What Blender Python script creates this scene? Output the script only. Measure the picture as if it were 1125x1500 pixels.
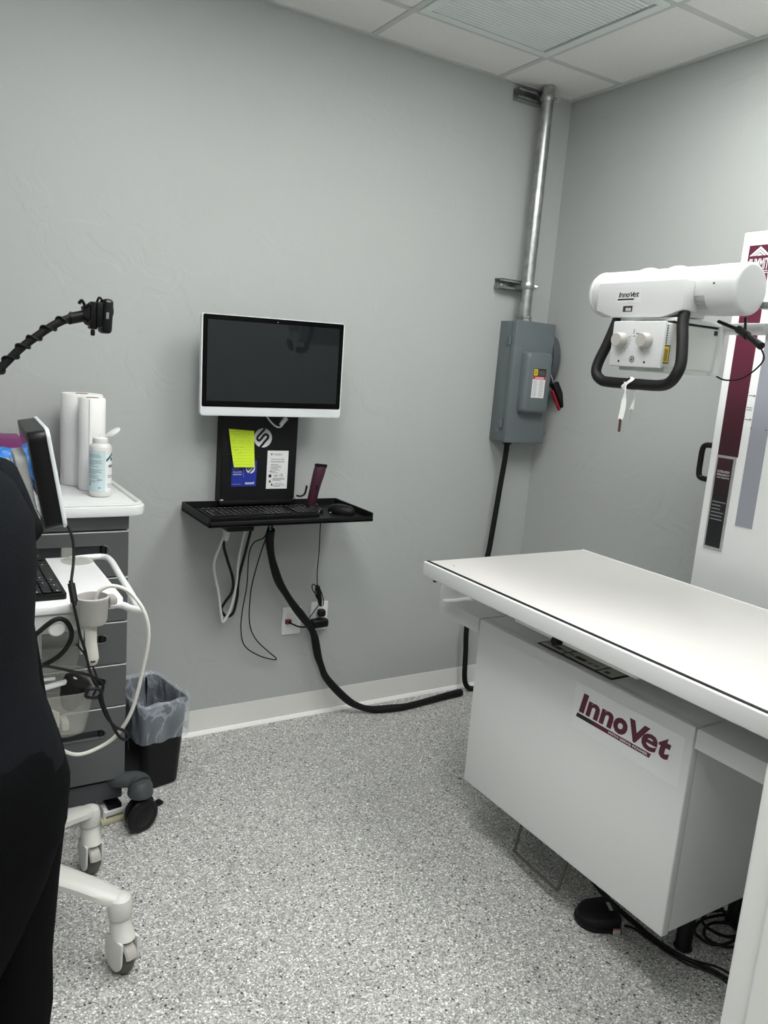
import bpy, bmesh, math, random
from mathutils import Vector, Matrix
random.seed(7)
for o in list(bpy.data.objects): bpy.data.objects.remove(o, do_unlink=True)
C = bpy.context.scene.collection
PI = math.pi

# ------------------------------------------------------------------ camera
cam_yaw, cam_pitch, cam_roll = .557, .186, .079
fwd = Vector((math.sin(cam_yaw)*math.cos(cam_pitch), math.cos(cam_yaw)*math.cos(cam_pitch), -math.sin(cam_pitch)))
rr = Vector((math.cos(cam_yaw), -math.sin(cam_yaw), 0)); uu = rr.cross(fwd)
cc, ss = math.cos(cam_roll), math.sin(cam_roll)
R_, U_ = cc*rr + ss*uu, -ss*rr + cc*uu
cd = bpy.data.cameras.new('camera'); cam = bpy.data.objects.new('camera', cd); C.objects.link(cam)
cd.sensor_fit = 'VERTICAL'; cd.sensor_height = 36; cd.sensor_width = 27; cd.lens = 36*1150/1500; cd.clip_start = .02
cam.matrix_world = Matrix(((R_.x, U_.x, -fwd.x, -2.573), (R_.y, U_.y, -fwd.y, -2.832), (R_.z, U_.z, -fwd.z, 1.509), (0, 0, 0, 1)))
bpy.context.scene.camera = cam

# ------------------------------------------------------------------ world, exposure
w = bpy.data.worlds.new('world'); bpy.context.scene.world = w; w.use_nodes = True
w.node_tree.nodes['Background'].inputs[0].default_value = (.5, .52, .55, 1)
w.node_tree.nodes['Background'].inputs[1].default_value = .3
vs = bpy.context.scene.view_settings
vs.view_transform = 'Standard'; vs.look = 'None'; vs.gamma = 1; vs.use_curve_mapping = False; vs.exposure = 0.0
LIGHT_STRENGTH = 15.5
# ceiling troffers: (x0, x1, y0, y1, strength factor)
TROFFERS = [(-1.03, -.42, -2.12, -.90, .85), (-2.25, -1.64, -2.12, -.90, 1.0), (-2.86, -1.64, -3.34, -2.73, 1.45)]
H = 2.711

# ------------------------------------------------------------------ materials
def mat(name, col, rough=.5, metal=0, bump=0, bscale=60, var=0, vscale=8, coat=0, trans=0, alpha=1, emit=None, spec=.5, sheen=0, detail=3):
    m = bpy.data.materials.new(name); m.use_nodes = True
    nt = m.node_tree; b = nt.nodes['Principled BSDF']
    b.inputs['Base Color'].default_value = (*col, 1); b.inputs['Roughness'].default_value = rough
    b.inputs['Metallic'].default_value = metal; b.inputs['Coat Weight'].default_value = coat
    b.inputs['Transmission Weight'].default_value = trans; b.inputs['Alpha'].default_value = alpha
    b.inputs['Specular IOR Level'].default_value = spec; b.inputs['Sheen Weight'].default_value = sheen
    if emit:
        b.inputs['Emission Color'].default_value = (*emit[0], 1); b.inputs['Emission Strength'].default_value = emit[1]
    tc = nt.nodes.new('ShaderNodeTexCoord')
    if bump:
        n = nt.nodes.new('ShaderNodeTexNoise'); n.inputs['Scale'].default_value = bscale; n.inputs['Detail'].default_value = detail
        nt.links.new(tc.outputs['Object'], n.inputs['Vector'])
        bn = nt.nodes.new('ShaderNodeBump'); bn.inputs['Strength'].default_value = bump; bn.inputs['Distance'].default_value = .002
        nt.links.new(n.outputs['Fac'], bn.inputs['Height']); nt.links.new(bn.outputs['Normal'], b.inputs['Normal'])
    if var:
        n = nt.nodes.new('ShaderNodeTexNoise'); n.inputs['Scale'].default_value = vscale; n.inputs['Detail'].default_value = 4
        nt.links.new(tc.outputs['Object'], n.inputs['Vector'])
        r = nt.nodes.new('ShaderNodeValToRGB')
        r.color_ramp.elements[0].position = .3; r.color_ramp.elements[1].position = .7
        r.color_ramp.elements[0].color = (*[c*(1-var) for c in col], 1); r.color_ramp.elements[1].color = (*[min(1, c*(1+var)) for c in col], 1)
        nt.links.new(n.outputs['Fac'], r.inputs['Fac']); nt.links.new(r.outputs['Color'], b.inputs['Base Color'])
    return m

def ramp_mat(name, stops, axis='Z', rough=.4):
    m = mat(name, (1, 1, 1), rough); nt = m.node_tree; b = nt.nodes['Principled BSDF']
    tc = nt.nodes.new('ShaderNodeTexCoord'); sp = nt.nodes.new('ShaderNodeSeparateXYZ'); r = nt.nodes.new('ShaderNodeValToRGB')
    nt.links.new(tc.outputs['Generated'], sp.inputs[0]); nt.links.new(sp.outputs[axis], r.inputs['Fac'])
    e = r.color_ramp.elements
    e[0].position, e[0].color = stops[0][0], (*stops[0][1], 1); e[1].position, e[1].color = stops[-1][0], (*stops[-1][1], 1)
    for p, c in stops[1:-1]:
        k = e.new(p); k.color = (*c, 1)
    nt.links.new(r.outputs['Color'], b.inputs['Base Color'])
    return m

def wall_mat(name, col):
    m = mat(name, col, .55, spec=.35); nt = m.node_tree; b = nt.nodes['Principled BSDF']
    tc = nt.nodes.new('ShaderNodeTexCoord')
    n1 = nt.nodes.new('ShaderNodeTexNoise'); n1.inputs['Scale'].default_value = 5.5; n1.inputs['Detail'].default_value = 5; n1.inputs['Distortion'].default_value = 1.2
    n2 = nt.nodes.new('ShaderNodeTexNoise'); n2.inputs['Scale'].default_value = 260; n2.inputs['Detail'].default_value = 2
    rp = nt.nodes.new('ShaderNodeValToRGB'); rp.color_ramp.elements[0].position = .46; rp.color_ramp.elements[1].position = .56
    mx = nt.nodes.new('ShaderNodeMath'); mx.operation = 'MULTIPLY_ADD'; mx.inputs[1].default_value = .12
    for n in (n1, n2): nt.links.new(tc.outputs['Object'], n.inputs['Vector'])
    nt.links.new(n1.outputs['Fac'], rp.inputs['Fac']); nt.links.new(n2.outputs['Fac'], mx.inputs[0]); nt.links.new(rp.outputs['Color'], mx.inputs[2])
    bn = nt.nodes.new('ShaderNodeBump'); bn.inputs['Strength'].default_value = .32; bn.inputs['Distance'].default_value = .0022
    nt.links.new(mx.outputs[0], bn.inputs['Height']); nt.links.new(bn.outputs['Normal'], b.inputs['Normal'])
    return m

def floor_mat():
    m = mat('speckled_vinyl', (.5, .5, .48), .38, spec=.4); nt = m.node_tree; b = nt.nodes['Principled BSDF']
    tc = nt.nodes.new('ShaderNodeTexCoord')
    def vor(scale):
        v = nt.nodes.new('ShaderNodeTexVoronoi'); v.inputs['Scale'].default_value = scale; v.inputs['Randomness'].default_value = 1
        nt.links.new(tc.outputs['Object'], v.inputs['Vector'])
        s = nt.nodes.new('ShaderNodeSeparateColor'); nt.links.new(v.outputs['Color'], s.inputs[0]); return s
    def ramp(stops):
        r = nt.nodes.new('ShaderNodeValToRGB'); r.color_ramp.interpolation = 'CONSTANT'; e = r.color_ramp.elements
        e[0].position, e[0].color = 0, (*stops[0][1], 1); e[1].position, e[1].color = stops[1][0], (*stops[1][1], 1)
        for p, c in stops[2:]:
            k = e.new(p); k.color = (*c, 1)
        return r
    a = vor(260); r1 = ramp([(0, (.22, .225, .22)), (.17, (.36, .36, .345)), (.42, (.46, .46, .44)), (.66, (.57, .57, .545)), (.86, (.74, .74, .71)), (.945, (.95, .95, .93))])
    nt.links.new(a.outputs[0], r1.inputs['Fac'])
    c = vor(190); r2 = ramp([(0, (1, 1, 1)), (.014, (0, 0, 0)), (.5, (0, 0, 0))]); nt.links.new(c.outputs[1], r2.inputs['Fac'])
    mx = nt.nodes.new('ShaderNodeMix'); mx.data_type = 'RGBA'
    nt.links.new(r2.outputs['Color'], mx.inputs['Factor']); nt.links.new(r1.outputs['Color'], mx.inputs[6]); mx.inputs[7].default_value = (.04, .04, .045, 1)
    n = nt.nodes.new('ShaderNodeTexNoise'); n.inputs['Scale'].default_value = 3; nt.links.new(tc.outputs['Object'], n.inputs['Vector'])
    ml = nt.nodes.new('ShaderNodeMix'); ml.data_type = 'RGBA'; ml.blend_type = 'MULTIPLY'; ml.inputs['Factor'].default_value = .12
    nt.links.new(mx.outputs[2], ml.inputs[6]); nt.links.new(n.outputs['Fac'], ml.inputs[7]); nt.links.new(ml.outputs[2], b.inputs['Base Color'])
    n3 = nt.nodes.new('ShaderNodeTexNoise'); n3.inputs['Scale'].default_value = 220; nt.links.new(tc.outputs['Object'], n3.inputs['Vector'])
    bn = nt.nodes.new('ShaderNodeBump'); bn.inputs['Strength'].default_value = .25; bn.inputs['Distance'].default_value = .001
    nt.links.new(n3.outputs['Fac'], bn.inputs['Height']); nt.links.new(bn.outputs['Normal'], b.inputs['Normal'])
    return m

WALL = wall_mat('grey_wall_paint', (.435, .452, .442))
FLOOR = floor_mat()
TILE = mat('ceiling_tile', (.78, .77, .75), .9, bump=.3, bscale=350, var=.03, vscale=120)
RAIL = mat('grid_rail_paint', (.55, .565, .555), .5, var=.02)
VENT = mat('vent_paint', (.70, .75, .735), .45, var=.02)
DARK = mat('dark_void', (.02, .02, .02), .9, var=.1)
BASEB = mat('cove_base_vinyl', (.66, .66, .63), .45, var=.03, vscale=3)
CAULK = mat('white_caulk', (.85, .85, .84), .5, var=.02)
WHITE = mat('white_powder_coat', (.74, .75, .745), .38, bump=.06, bscale=500)
HEADW = mat('tube_head_enamel', (.58, .59, .59), .35, bump=.04, bscale=300)
WHITE2 = mat('white_enamel', (.80, .81, .805), .32, var=.01)
LAMIN = mat('table_laminate', (.69, .675, .65), .30, bump=.03, bscale=300, var=.012, vscale=4)
BLACK = mat('black_plastic', (.006, .006, .0065), .38, spec=.25, var=.1)
BLACKM = mat('black_matte_steel', (.006, .006, .007), .5, spec=.25, bump=.1, bscale=700)
RUBBER = mat('black_rubber', (.006, .006, .0065), .55, spec=.3, bump=.1, bscale=400)
SLEEVE = mat('braided_sleeve', (.005, .005, .006), .6, spec=.25, bump=.6, bscale=500)
CHARC = mat('charcoal_steel', (.085, .088, .09), .42, bump=.08, bscale=600)
CHARC2 = mat('charcoal_plastic', (.05, .055, .06), .45, bump=.1, bscale=500)
GREYB = mat('grey_enclosure_paint', (.125, .15, .158), .38, bump=.12, bscale=300, var=.02)
GALV = mat('galvanised_steel', (.42, .43, .42), .33, 1, bump=.15, bscale=90, var=.25, vscale=30)
RODM = mat('dull_steel_rod', (.13, .12, .11), .4, .5, bump=.05, bscale=200)
STEEL = mat('brushed_steel', (.5, .48, .46), .3, 1, bump=.05, bscale=200)
CHROME = mat('chrome', (.7, .7, .7), .15, 1, var=.02)
CARTW = mat('cart_cast_white', (.60, .60, .565), .4, bump=.05, bscale=300)
ARMW = mat('grey_white_plastic', (.62, .64, .62), .4, bump=.05, bscale=400)
GREYP = mat('warm_grey_plastic', (.40, .39, .365), .45, bump=.05, bscale=300)
BEIGE = mat('beige_plastic', (.66, .64, .58), .38, var=.02)
OLIVE = mat('olive_panel_film', (.50, .495, .42), .4, var=.05)
CREAM = mat('cream_cable', (.68, .67, .62), .45, var=.02)
WCABLE = mat('white_cable', (.66, .68, .66), .45, var=.02)
MAROON = mat('maroon_print', (.10, .012, .032), .4, var=.03)
MAROONP = mat('maroon_plastic', (.055, .012, .028), .3, var=.03)
INK = mat('black_ink', (.02, .02, .022), .5, var=.05)
GINK = mat('grey_ink', (.22, .23, .24), .5, var=.05)
SINK = mat('silver_ink', (.5, .5, .5), .35, var=.03)
PAPER = mat('label_paper', (.78, .79, .79), .55, var=.02)
STICKER = mat('sticker_film', (.82, .83, .83), .25, var=.005)
SILVER = mat('silver_foil', (.5, .51, .51), .35, .6, var=.08, vscale=40)
YELLOW = mat('yellow_print', (.75, .55, .03), .5, var=.03)
RED = mat('red_print', (.55, .03, .05), .45, var=.03)
NOTE = mat('neon_sticky_note', (.62, .83, .03), .7, var=.03)
BLUE = mat('blue_print', (.012, .03, .32), .4, var=.03)
LOGOG = ramp_mat('silver_logo_print', [(0, (.8, .8, .82)), (1, (.42, .42, .43))])
WINK = mat('white_ink', (.8, .8, .82), .5, var=.02)
SCREEN = mat('screen_glass', (.011, .0135, .0145), .02, var=.02, spec=.45)
SCREENB = mat('screen_border_glass', (.001, .001, .001), .25, var=.02, spec=.12)
MONW = mat('white_monitor_plastic', (.76, .80, .81), .3, var=.01)
PAPERT = mat('paper_towel', (.86, .86, .84), .95, bump=.5, bscale=220, var=.02)
CARD = mat('cardboard_core', (.35, .27, .2), .9, var=.1)
BOTTLE = mat('bottle_plastic', (.80, .79, .76), .3, trans=.15, var=.01)
CHTOP = mat('chest_top_white', (.72, .73, .725), .4, bump=.05, bscale=300)
TEALL = mat('pale_blue_label', (.55, .68, .70), .4, var=.02)
TEALD = mat('teal_ink', (.01, .12, .15), .4, var=.02)
SCRUB = mat('black_scrub_fabric', (.002, .0022, .0026), .95, bump=.5, bscale=600, spec=.06)
SCRUB2 = mat('charcoal_scrub_fabric', (.006, .0072, .009), .95, bump=.5, bscale=600, spec=.08)
SKIN = mat('skin', (.5, .28, .19), .5, bump=.15, bscale=300, var=.05, vscale=20)
HAIR = mat('dark_hair', (.03, .018, .012), .5, bump=.6, bscale=90)
PURPLE = mat('purple_card', (.17, .02, .12), .5, var=.05)
BLUEBAG = mat('blue_plastic_film', (.03, .22, .68), .35, bump=1, bscale=40, var=.15, vscale=25)
PADG = mat('grey_rubber_tread', (.09, .085, .08), .6, bump=.2, bscale=200)
YELF = mat('yellowish_foam', (.5, .48, .33), .8, bump=.4, bscale=120)
CLEAR = mat('frosted_clear_plastic', (.50, .51, .46), .22, trans=.0, alpha=.26, var=.03)
LINER = mat('clear_bin_liner', (.62, .68, .76), .22, alpha=.30, bump=1.0, bscale=28, detail=6)
def liner_folds(m):
    nt = m.node_tree; b = nt.nodes['Principled BSDF']; tc = nt.nodes.new('ShaderNodeTexCoord')
    n = nt.nodes.new('ShaderNodeTexNoise'); n.inputs['Scale'].default_value = 8; n.inputs['Detail'].default_value = 4; n.inputs['Distortion'].default_value = 1.3
    mp = nt.nodes.new('ShaderNodeMapping'); mp.inputs['Scale'].default_value = (1, 1, .55)
    nt.links.new(tc.outputs['Object'], mp.inputs['Vector']); nt.links.new(mp.outputs[0], n.inputs['Vector'])
    r = nt.nodes.new('ShaderNodeValToRGB'); e = r.color_ramp.elements
    e[0].position, e[0].color = .40, (.24, .24, .24, 1); e[1].position, e[1].color = .60, (.24, .24, .24, 1)
    k = e.new(.50); k.color = (.50, .50, .50, 1); k2 = e.new(.47); k2.color = (.28, .28, .28, 1); k3 = e.new(.53); k3.color = (.34, .34, .34, 1)
    nt.links.new(n.outputs['Fac'], r.inputs['Fac']); nt.links.new(r.outputs['Color'], b.inputs['Alpha'])
liner_folds(LINER)
GLOWS = [mat('troffer_diffuser', (.9, .9, .9), .5, emit=((1, 1, .985), LIGHT_STRENGTH*t[4])) for t in TROFFERS]
DOORP = mat('white_frame_paint', (.85, .855, .835), .35, bump=.05, bscale=120, var=.01)

# ------------------------------------------------------------------ mesh helpers
def finish(bm, ang=38):
    bmesh.ops.recalc_face_normals(bm, faces=bm.faces[:])
    for f in bm.faces: f.smooth = True
    a = math.radians(ang)
    for e in bm.edges:
        if len(e.link_faces) != 2 or e.calc_face_angle(0) > a: e.smooth = False

def obj(name, bm, m, parent=None, kind=None, ang=38, fin=True):
    if isinstance(bm, tuple): b2 = bmesh.new(); b2.from_mesh(bm[0]); bm = b2
    if fin: finish(bm, ang)
    if parent is not None: bmesh.ops.translate(bm, verts=bm.verts[:], vec=-Vector(parent['base']))
    me = bpy.data.meshes.new(name); bm.to_mesh(me); bm.free()
    o = bpy.data.objects.new(name, me); C.objects.link(o)
    me.materials.append(m)
    if parent is not None:
        o.parent = parent; o['base'] = list(parent['base'])
    else: o['base'] = [0, 0, 0]
    if kind: o['kind'] = kind
    return o

def thing(name, label, cat, base, group=None, kind=None):
    o = bpy.data.objects.new(name, None); C.objects.link(o); o.location = base; o['base'] = list(base)
    o.empty_display_size = .05
    if kind: o['kind'] = kind
    if label: o['label'] = label
    if cat: o['category'] = cat
    if group: o['group'] = group
    return o

def one(name, bm, m, label, cat, group=None, base=None, ang=38):
    """thing that is a single mesh"""
    if base is not None: bmesh.ops.translate(bm, verts=bm.verts[:], vec=-Vector(base))
    o = obj(name, bm, m, ang=ang)
    if base is not None: o.location = base
    o['label'] = label; o['category'] = cat
    if group: o['group'] = group
    return o

def B(): return bmesh.new()
I4 = Matrix.Identity(4)
def box(bm, x0, x1, y0, y1, z0, z1, r=0, seg=2, M=I4):
    x0, x1 = sorted((x0, x1)); y0, y1 = sorted((y0, y1)); z0, z1 = sorted((z0, z1))
    mm = Matrix.Translation(((x0+x1)/2, (y0+y1)/2, (z0+z1)/2)) @ Matrix.Diagonal((x1-x0, y1-y0, z1-z0, 1))
    g = bmesh.ops.create_cube(bm, size=1, matrix=mm)['verts']
    if r > 0:
        es = list({e for v in g for e in v.link_edges})
        res = bmesh.ops.bevel(bm, geom=es, offset=r, segments=seg, profile=.5, affect='EDGES', clamp_overlap=True)
        g = list({v for f in res['faces'] for v in f.verts} | {v for v in g if v.is_valid})
    if M is not I4: bmesh.ops.transform(bm, matrix=M, verts=g)
    return bm

def spline(pts, n=6, closed=False):
    P = [Vector(p) for p in pts]
    if len(P) < 3: return P
    out = []; N = len(P)
    rng = range(N if closed else N-1)
    for i in rng:
        if closed: p0, p1, p2, p3 = P[(i-1) % N], P[i], P[(i+1) % N], P[(i+2) % N]
        else: p0, p1, p2, p3 = P[max(i-1, 0)], P[i], P[i+1], P[min(i+2, N-1)]
        for k in range(n):
            t = k/n
            out.append(.5*((2*p1)+(p2-p0)*t+(2*p0-5*p1+4*p2-p3)*t*t+(3*p1-p0-3*p2+p3)*t**3))
    if not closed: out.append(P[-1])
    return out

def tube(bm, pts, r, seg=8, smooth=5, closed=False, rad=None, flat=1.0, up=None):
    P = spline(pts, smooth, closed) if smooth else [Vector(p) for p in pts]
    N = len(P); rings = []
    t0 = (P[1]-P[0]).normalized()
    nrm = Vector(up) if up else (Vector((0, 0, 1)) if abs(t0.z) < .9 else Vector((1, 0, 0)))
    for i, p in enumerate(P):
        if closed: t = (P[(i+1) % N]-P[i-1]).normalized()
        else: t = (P[min(i+1, N-1)]-P[max(i-1, 0)])
        if t.length < 1e-9: t = t0
        t.normalize()
        nrm = (nrm - t*nrm.dot(t))
        if nrm.length < 1e-6: nrm = t.orthogonal()
        nrm.normalize(); bn = t.cross(nrm)
        rr_ = rad(i/(N-1)) if rad else r
        rings.append([bm.verts.new(p + nrm*math.cos(2*PI*k/seg)*rr_*flat + bn*math.sin(2*PI*k/seg)*rr_) for k in range(seg)])
    for i in range(N if closed else N-1):
        a, b = rings[i], rings[(i+1) % N]
        for k in range(seg): bm.faces.new((a[k], a[(k+1) % seg], b[(k+1) % seg], b[k]))
    if not closed: bm.faces.new(rings[0][::-1]); bm.faces.new(rings[-1])
    return bm

def loft(bm, rings, cap=True):
    vs_ = [[bm.verts.new(p) for p in r] for r in rings]
    n = len(vs_[0])
    for a, b in zip(vs_, vs_[1:]):
        for k in range(n): bm.faces.new((a[k], a[(k+1) % n], b[(k+1) % n], b[k]))
    if cap: bm.faces.new(vs_[0][::-1]); bm.faces.new(vs_[-1])
    return bm

def lathe(bm, prof, M=I4, seg=32):
    """profile of (r,z) about local z"""
    rings = []
    for r, z in prof:
        rings.append([M @ Vector((r*math.cos(2*PI*k/seg), r*math.sin(2*PI*k/seg), z)) for k in range(seg)])
    v = [[bm.verts.new(p) for p in r] for r in rings]
    for a, b in zip(v, v[1:]):
        for k in range(seg): bm.faces.new((a[k], a[(k+1) % seg], b[(k+1) % seg], b[k]))
    if prof[0][0] > 1e-4: bm.faces.new(v[0][::-1])
    if prof[-1][0] > 1e-4: bm.faces.new(v[-1])
    bmesh.ops.remove_doubles(bm, verts=[x for r in v for x in r], dist=1e-6)
    return bm

def prism(bm, poly, h, M=I4, bev=0):
    n0 = set(bm.verts)
    v = [bm.verts.new((x, y, 0)) for x, y in poly]; f = bm.faces.new(v)
    g = bmesh.ops.extrude_face_region(bm, geom=[f]); top = [e for e in g['geom'] if isinstance(e, bmesh.types.BMVert)]
    bmesh.ops.translate(bm, verts=top, vec=(0, 0, h))
    if bev:
        es = [e for e in bm.edges if all(x not in n0 for x in e.verts)]
        bmesh.ops.bevel(bm, geom=es, offset=bev, segments=2, profile=.5, affect='EDGES', clamp_overlap=True)
    bmesh.ops.transform(bm, matrix=M, verts=[x for x in bm.verts if x not in n0])
    return bm

def rrect(w_, h_, r, seg=5, cx=0, cy=0):
    out = []
    for sx, sy, a0 in ((1, 1, 0), (-1, 1, PI/2), (-1, -1, PI), (1, -1, 1.5*PI)):
        for k in range(seg+1):
            a = a0+PI/2*k/seg
            out.append((cx+sx*(w_/2-r)+r*math.cos(a), cy+sy*(h_/2-r)+r*math.sin(a)))
    return out

def frame(origin, xd, yd):
    x = Vector(xd).normalized(); y = Vector(yd); y = (y-x*y.dot(x)).normalized(); z = x.cross(y)
    o = Vector(origin)
    return Matrix(((x.x, y.x, z.x, o.x), (x.y, y.y, z.y, o.y), (x.z, y.z, z.z, o.z), (0, 0, 0, 1)))

def text(name, s, M, w_, h_, m, parent, bold=0, shear=0, spacing=1, thick=.0004, align='L'):
    """lettering as flat geometry in local XY of M, fitted into w_ x h_ with its lower left at the origin"""
    cu = bpy.data.curves.new(name, 'FONT'); cu.body = s; cu.offset = bold; cu.shear = shear; cu.space_character = spacing
    cu.extrude = .01; cu.resolution_u = 3
    to = bpy.data.objects.new(name, cu); C.objects.link(to)
    dg = bpy.context.evaluated_depsgraph_get(); me = bpy.data.meshes.new_from_object(to.evaluated_get(dg))
    bpy.data.objects.remove(to, do_unlink=True); bpy.data.curves.remove(cu)
    bm = B(); bm.from_mesh(me); bpy.data.meshes.remove(me)
    xs = [v.co.x for v in bm.verts]; ys = [v.co.y for v in bm.verts]
    sx = w_/(max(xs)-min(xs)); sy = (h_/(max(ys)-min(ys))) if h_ else sx
    x0, y0 = min(xs), min(ys)
    for v in bm.verts: v.co = M @ Vector(((v.co.x-x0)*sx, (v.co.y-y0)*sy, thick*.5+(thick*.5 if v.co.z > 0 else -thick*.4)))
    return obj(name, bm, m, parent)

def plate(bm, M, w_, h_, t=.0006, r=0, x=0, y=0, z=0):
    """rectangle lower-left (x,y) in local XY of M"""
    if r: prism(bm, rrect(w_, h_, r, 4, x+w_/2, y+h_/2), t, M @ Matrix.Translation((0, 0, z)))
    else: box(bm, x, x+w_, y, y+h_, z, z+t, M=M)
    return bm

def lines(bm, M, rows, t=.0003, z=0):
    """rows of (x,y,length,height) bars: print too small to read"""
    for x, y, l, h in rows: box(bm, x, x+l, y, y+h, z, z+t, M=M)
    return bm

def T(x, y, z): return Matrix.Translation((x, y, z))
def RX(a): return Matrix.Rotation(a, 4, 'X')
def RY(a): return Matrix.Rotation(a, 4, 'Y')
def RZ(a): return Matrix.Rotation(a, 4, 'Z')
# ================================================================== SETTING
XL, YB, YF = -3.45, -4.4, -2.30      # left wall, corridor end, doorway wall (room side)
bm = B(); box(bm, XL-.1, .1, YB-.1, .1, -.08, 0); obj('floor', bm, FLOOR, kind='structure')
bm = B(); box(bm, XL-.1, .1, 0, .1, 0, H+.12); obj('wall_back', bm, WALL, kind='structure')
bm = B(); box(bm, 0, .1, YB, 0, 0, H+.12); obj('wall_right', bm, WALL, kind='structure')
bm = B(); box(bm, XL-.1, XL, YB, 0, 0, H+.12); obj('wall_left', bm, WALL, kind='structure')
bm = B(); box(bm, XL-.1, .1, YB-.1, YB, 0, H+.12); obj('wall_corridor', bm, WALL, kind='structure')
# doorway wall with a wide opening
DX0, DX1, DH = -3.2, -1.585, 2.3
bm = B()
box(bm, DX1, 0, YF-.12, YF, 0, H+.1); box(bm, XL, DX0, YF-.12, YF, 0, H+.1); box(bm, DX0, DX1, YF-.12, YF, DH, H+.1)
obj('wall_front', bm, WALL, kind='structure')
# ceiling: slab void, lay-in tiles and T grid
ceil = thing('ceiling', None, None, (0, 0, H), kind='structure')
bm = B(); box(bm, XL-.1, .1, YB-.1, .1, H+.10, H+.16); obj('ceiling_deck', bm, DARK, ceil)
gx = [0, -.421, -1.031, -1.641, -2.251, -2.861, XL]
gy = [0, -.291, -.901, -1.511, -2.121, -2.731, -3.341, -3.951, YB]
def in_troffer(a, b, c, d):
    for x0, x1, y0, y1, s in TROFFERS:
        if x0-.02 < (a+b)/2 < x1+.02 and y0-.02 < (c+d)/2 < y1+.02: return True
    return False
tile_proto = {}
for i in range(len(gx)-1):
    for j in range(len(gy)-1):
        x1, x0, y1, y0 = gx[i], gx[i+1], gy[j], gy[j+1]
        if i == 1 and j == 1: continue          # return-air panel
        if in_troffer(x0, x1, y0, y1): continue
        key = (round(x1-x0, 3), round(y1-y0, 3))
        g = .011
        if key not in tile_proto:
            bm = B(); box(bm, x0+g, x1-g, y0+g, y1-g, H-.001, H+.014, .002, 1)
            o = obj('ceiling_tile', bm, TILE, ceil); tile_proto[key] = (o, x0, y0)
        else:
            p, px, py = tile_proto[key]; o = p.copy(); C.objects.link(o); o.parent = ceil; o.location = (x0-px, y0-py, 0)
def rail(a, b, c, d):
    bm = B(); box(bm, a, b, c, d, H-.004, H+.012, .001, 1); obj('grid_rail', bm, RAIL, ceil)
for x in gx[1:-1]: rail(x-.012, x+.012, YB, 0)
xs_ = [XL]+sorted(gx[1:-1])+[0]
for y in gy[1:-1]:
    for a, b in zip(xs_, xs_[1:]): rail(a+.012, b-.012, y-.012, y+.012)
bm = B()
box(bm, XL, 0, -.022, 0, H-.006, H+.03, .001, 1); box(bm, -.022, 0, YB, -.022, H-.006, H+.03, .001, 1)
box(bm, XL, XL+.022, YB, -.022, H-.006, H+.03, .001, 1)
obj('wall_angle', bm, RAIL, ceil)
# return air panel
v = thing('ceiling_vent', 'square perforated return-air grille with fine ribs set in the tiled ceiling', 'vent', (-.726, -.596, H-.004))
bm = B(); z0 = H-.009
for a, b, c, d in ((-1.019, -.433, -.889, -.862), (-1.019, -.433, -.33, -.303), (-1.019, -.985, -.862, -.33), (-.467, -.433, -.862, -.33)):
    box(bm, a, b, c, d, z0, z0+.012, .002, 1)
obj('frame', bm, VENT, v)
bm = B(); n = 30
for k in range(n):
    y = -.858+(.524*(k+.5)/n)
    box(bm, -.984, -.476, -.0069, .0069, -.0012, .0012, M=T(0, y, H-.003) @ RX(math.radians(-3)))
obj('louvre_slats', bm, VENT, v, kind='stuff')
bm = B(); box(bm, -.98, -.47, -.86, -.335, H+.008, H+.012); obj('backing', bm, DARK, v)
# troffers
for k, (x0, x1, y0, y1, s) in enumerate(TROFFERS):
    lab = ('flat white troffer light in the ceiling above the x-ray table', 'flat white troffer light in the middle of the ceiling left of the table', 'flat white troffer light in the corridor ceiling behind the doorway')[k]
    t = thing('ceiling_light', lab, 'light', ((x0+x1)/2, (y0+y1)/2, H-.003), 'ceiling troffer lights')
    bm = B(); f = .03
    for a, b, c, d in ((x0+.012, x1-.012, y0+.012, y0+f), (x0+.012, x1-.012, y1-f, y1-.012), (x0+.012, x0+f, y0+f, y1-f), (x1-f, x1-.012, y0+f, y1-f)):
        box(bm, a, b, c, d, H-.006, H+.01)
    obj('frame', bm, WHITE2, t)
    bm = B(); box(bm, x0+f, x1-f, y0+f, y1-f, H-.003, H+.006); obj('diffuser', bm, GLOWS[k], t)
# baseboards
def base(name, pa, pb, nrm):
    pa, pb, n_ = Vector(pa), Vector(pb), Vector(nrm)
    t = thing(name, None, None, tuple(pa), kind='structure')
    prof = [(0, 0), (.012, 0), (.010, .008), (.005, .016), (.0035, .098), (.0015, .102), (0, .102)]
    bm = B(); loft(bm, [[p + n_*a + Vector((0, 0, z)) for a, z in prof] for p in (pa, pb)]); obj('cove_strip', bm, BASEB, t)
    prof = [(.008, -.001), (.020, -.001), (.017, .006), (.011, .013), (.006, .014)]
    bm = B(); loft(bm, [[p + n_*a + Vector((0, 0, z)) for a, z in prof] for p in (pa, pb)]); obj('caulk_bead', bm, CAULK, t)
base('baseboard_back', (XL, 0, 0), (0, 0, 0), (0, -1, 0))
base('baseboard_right', (0, -.02, 0), (0, YF, 0), (-1, 0, 0))
base('baseboard_left', (XL, YF, 0), (XL, -.02, 0), (1, 0, 0))
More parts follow.
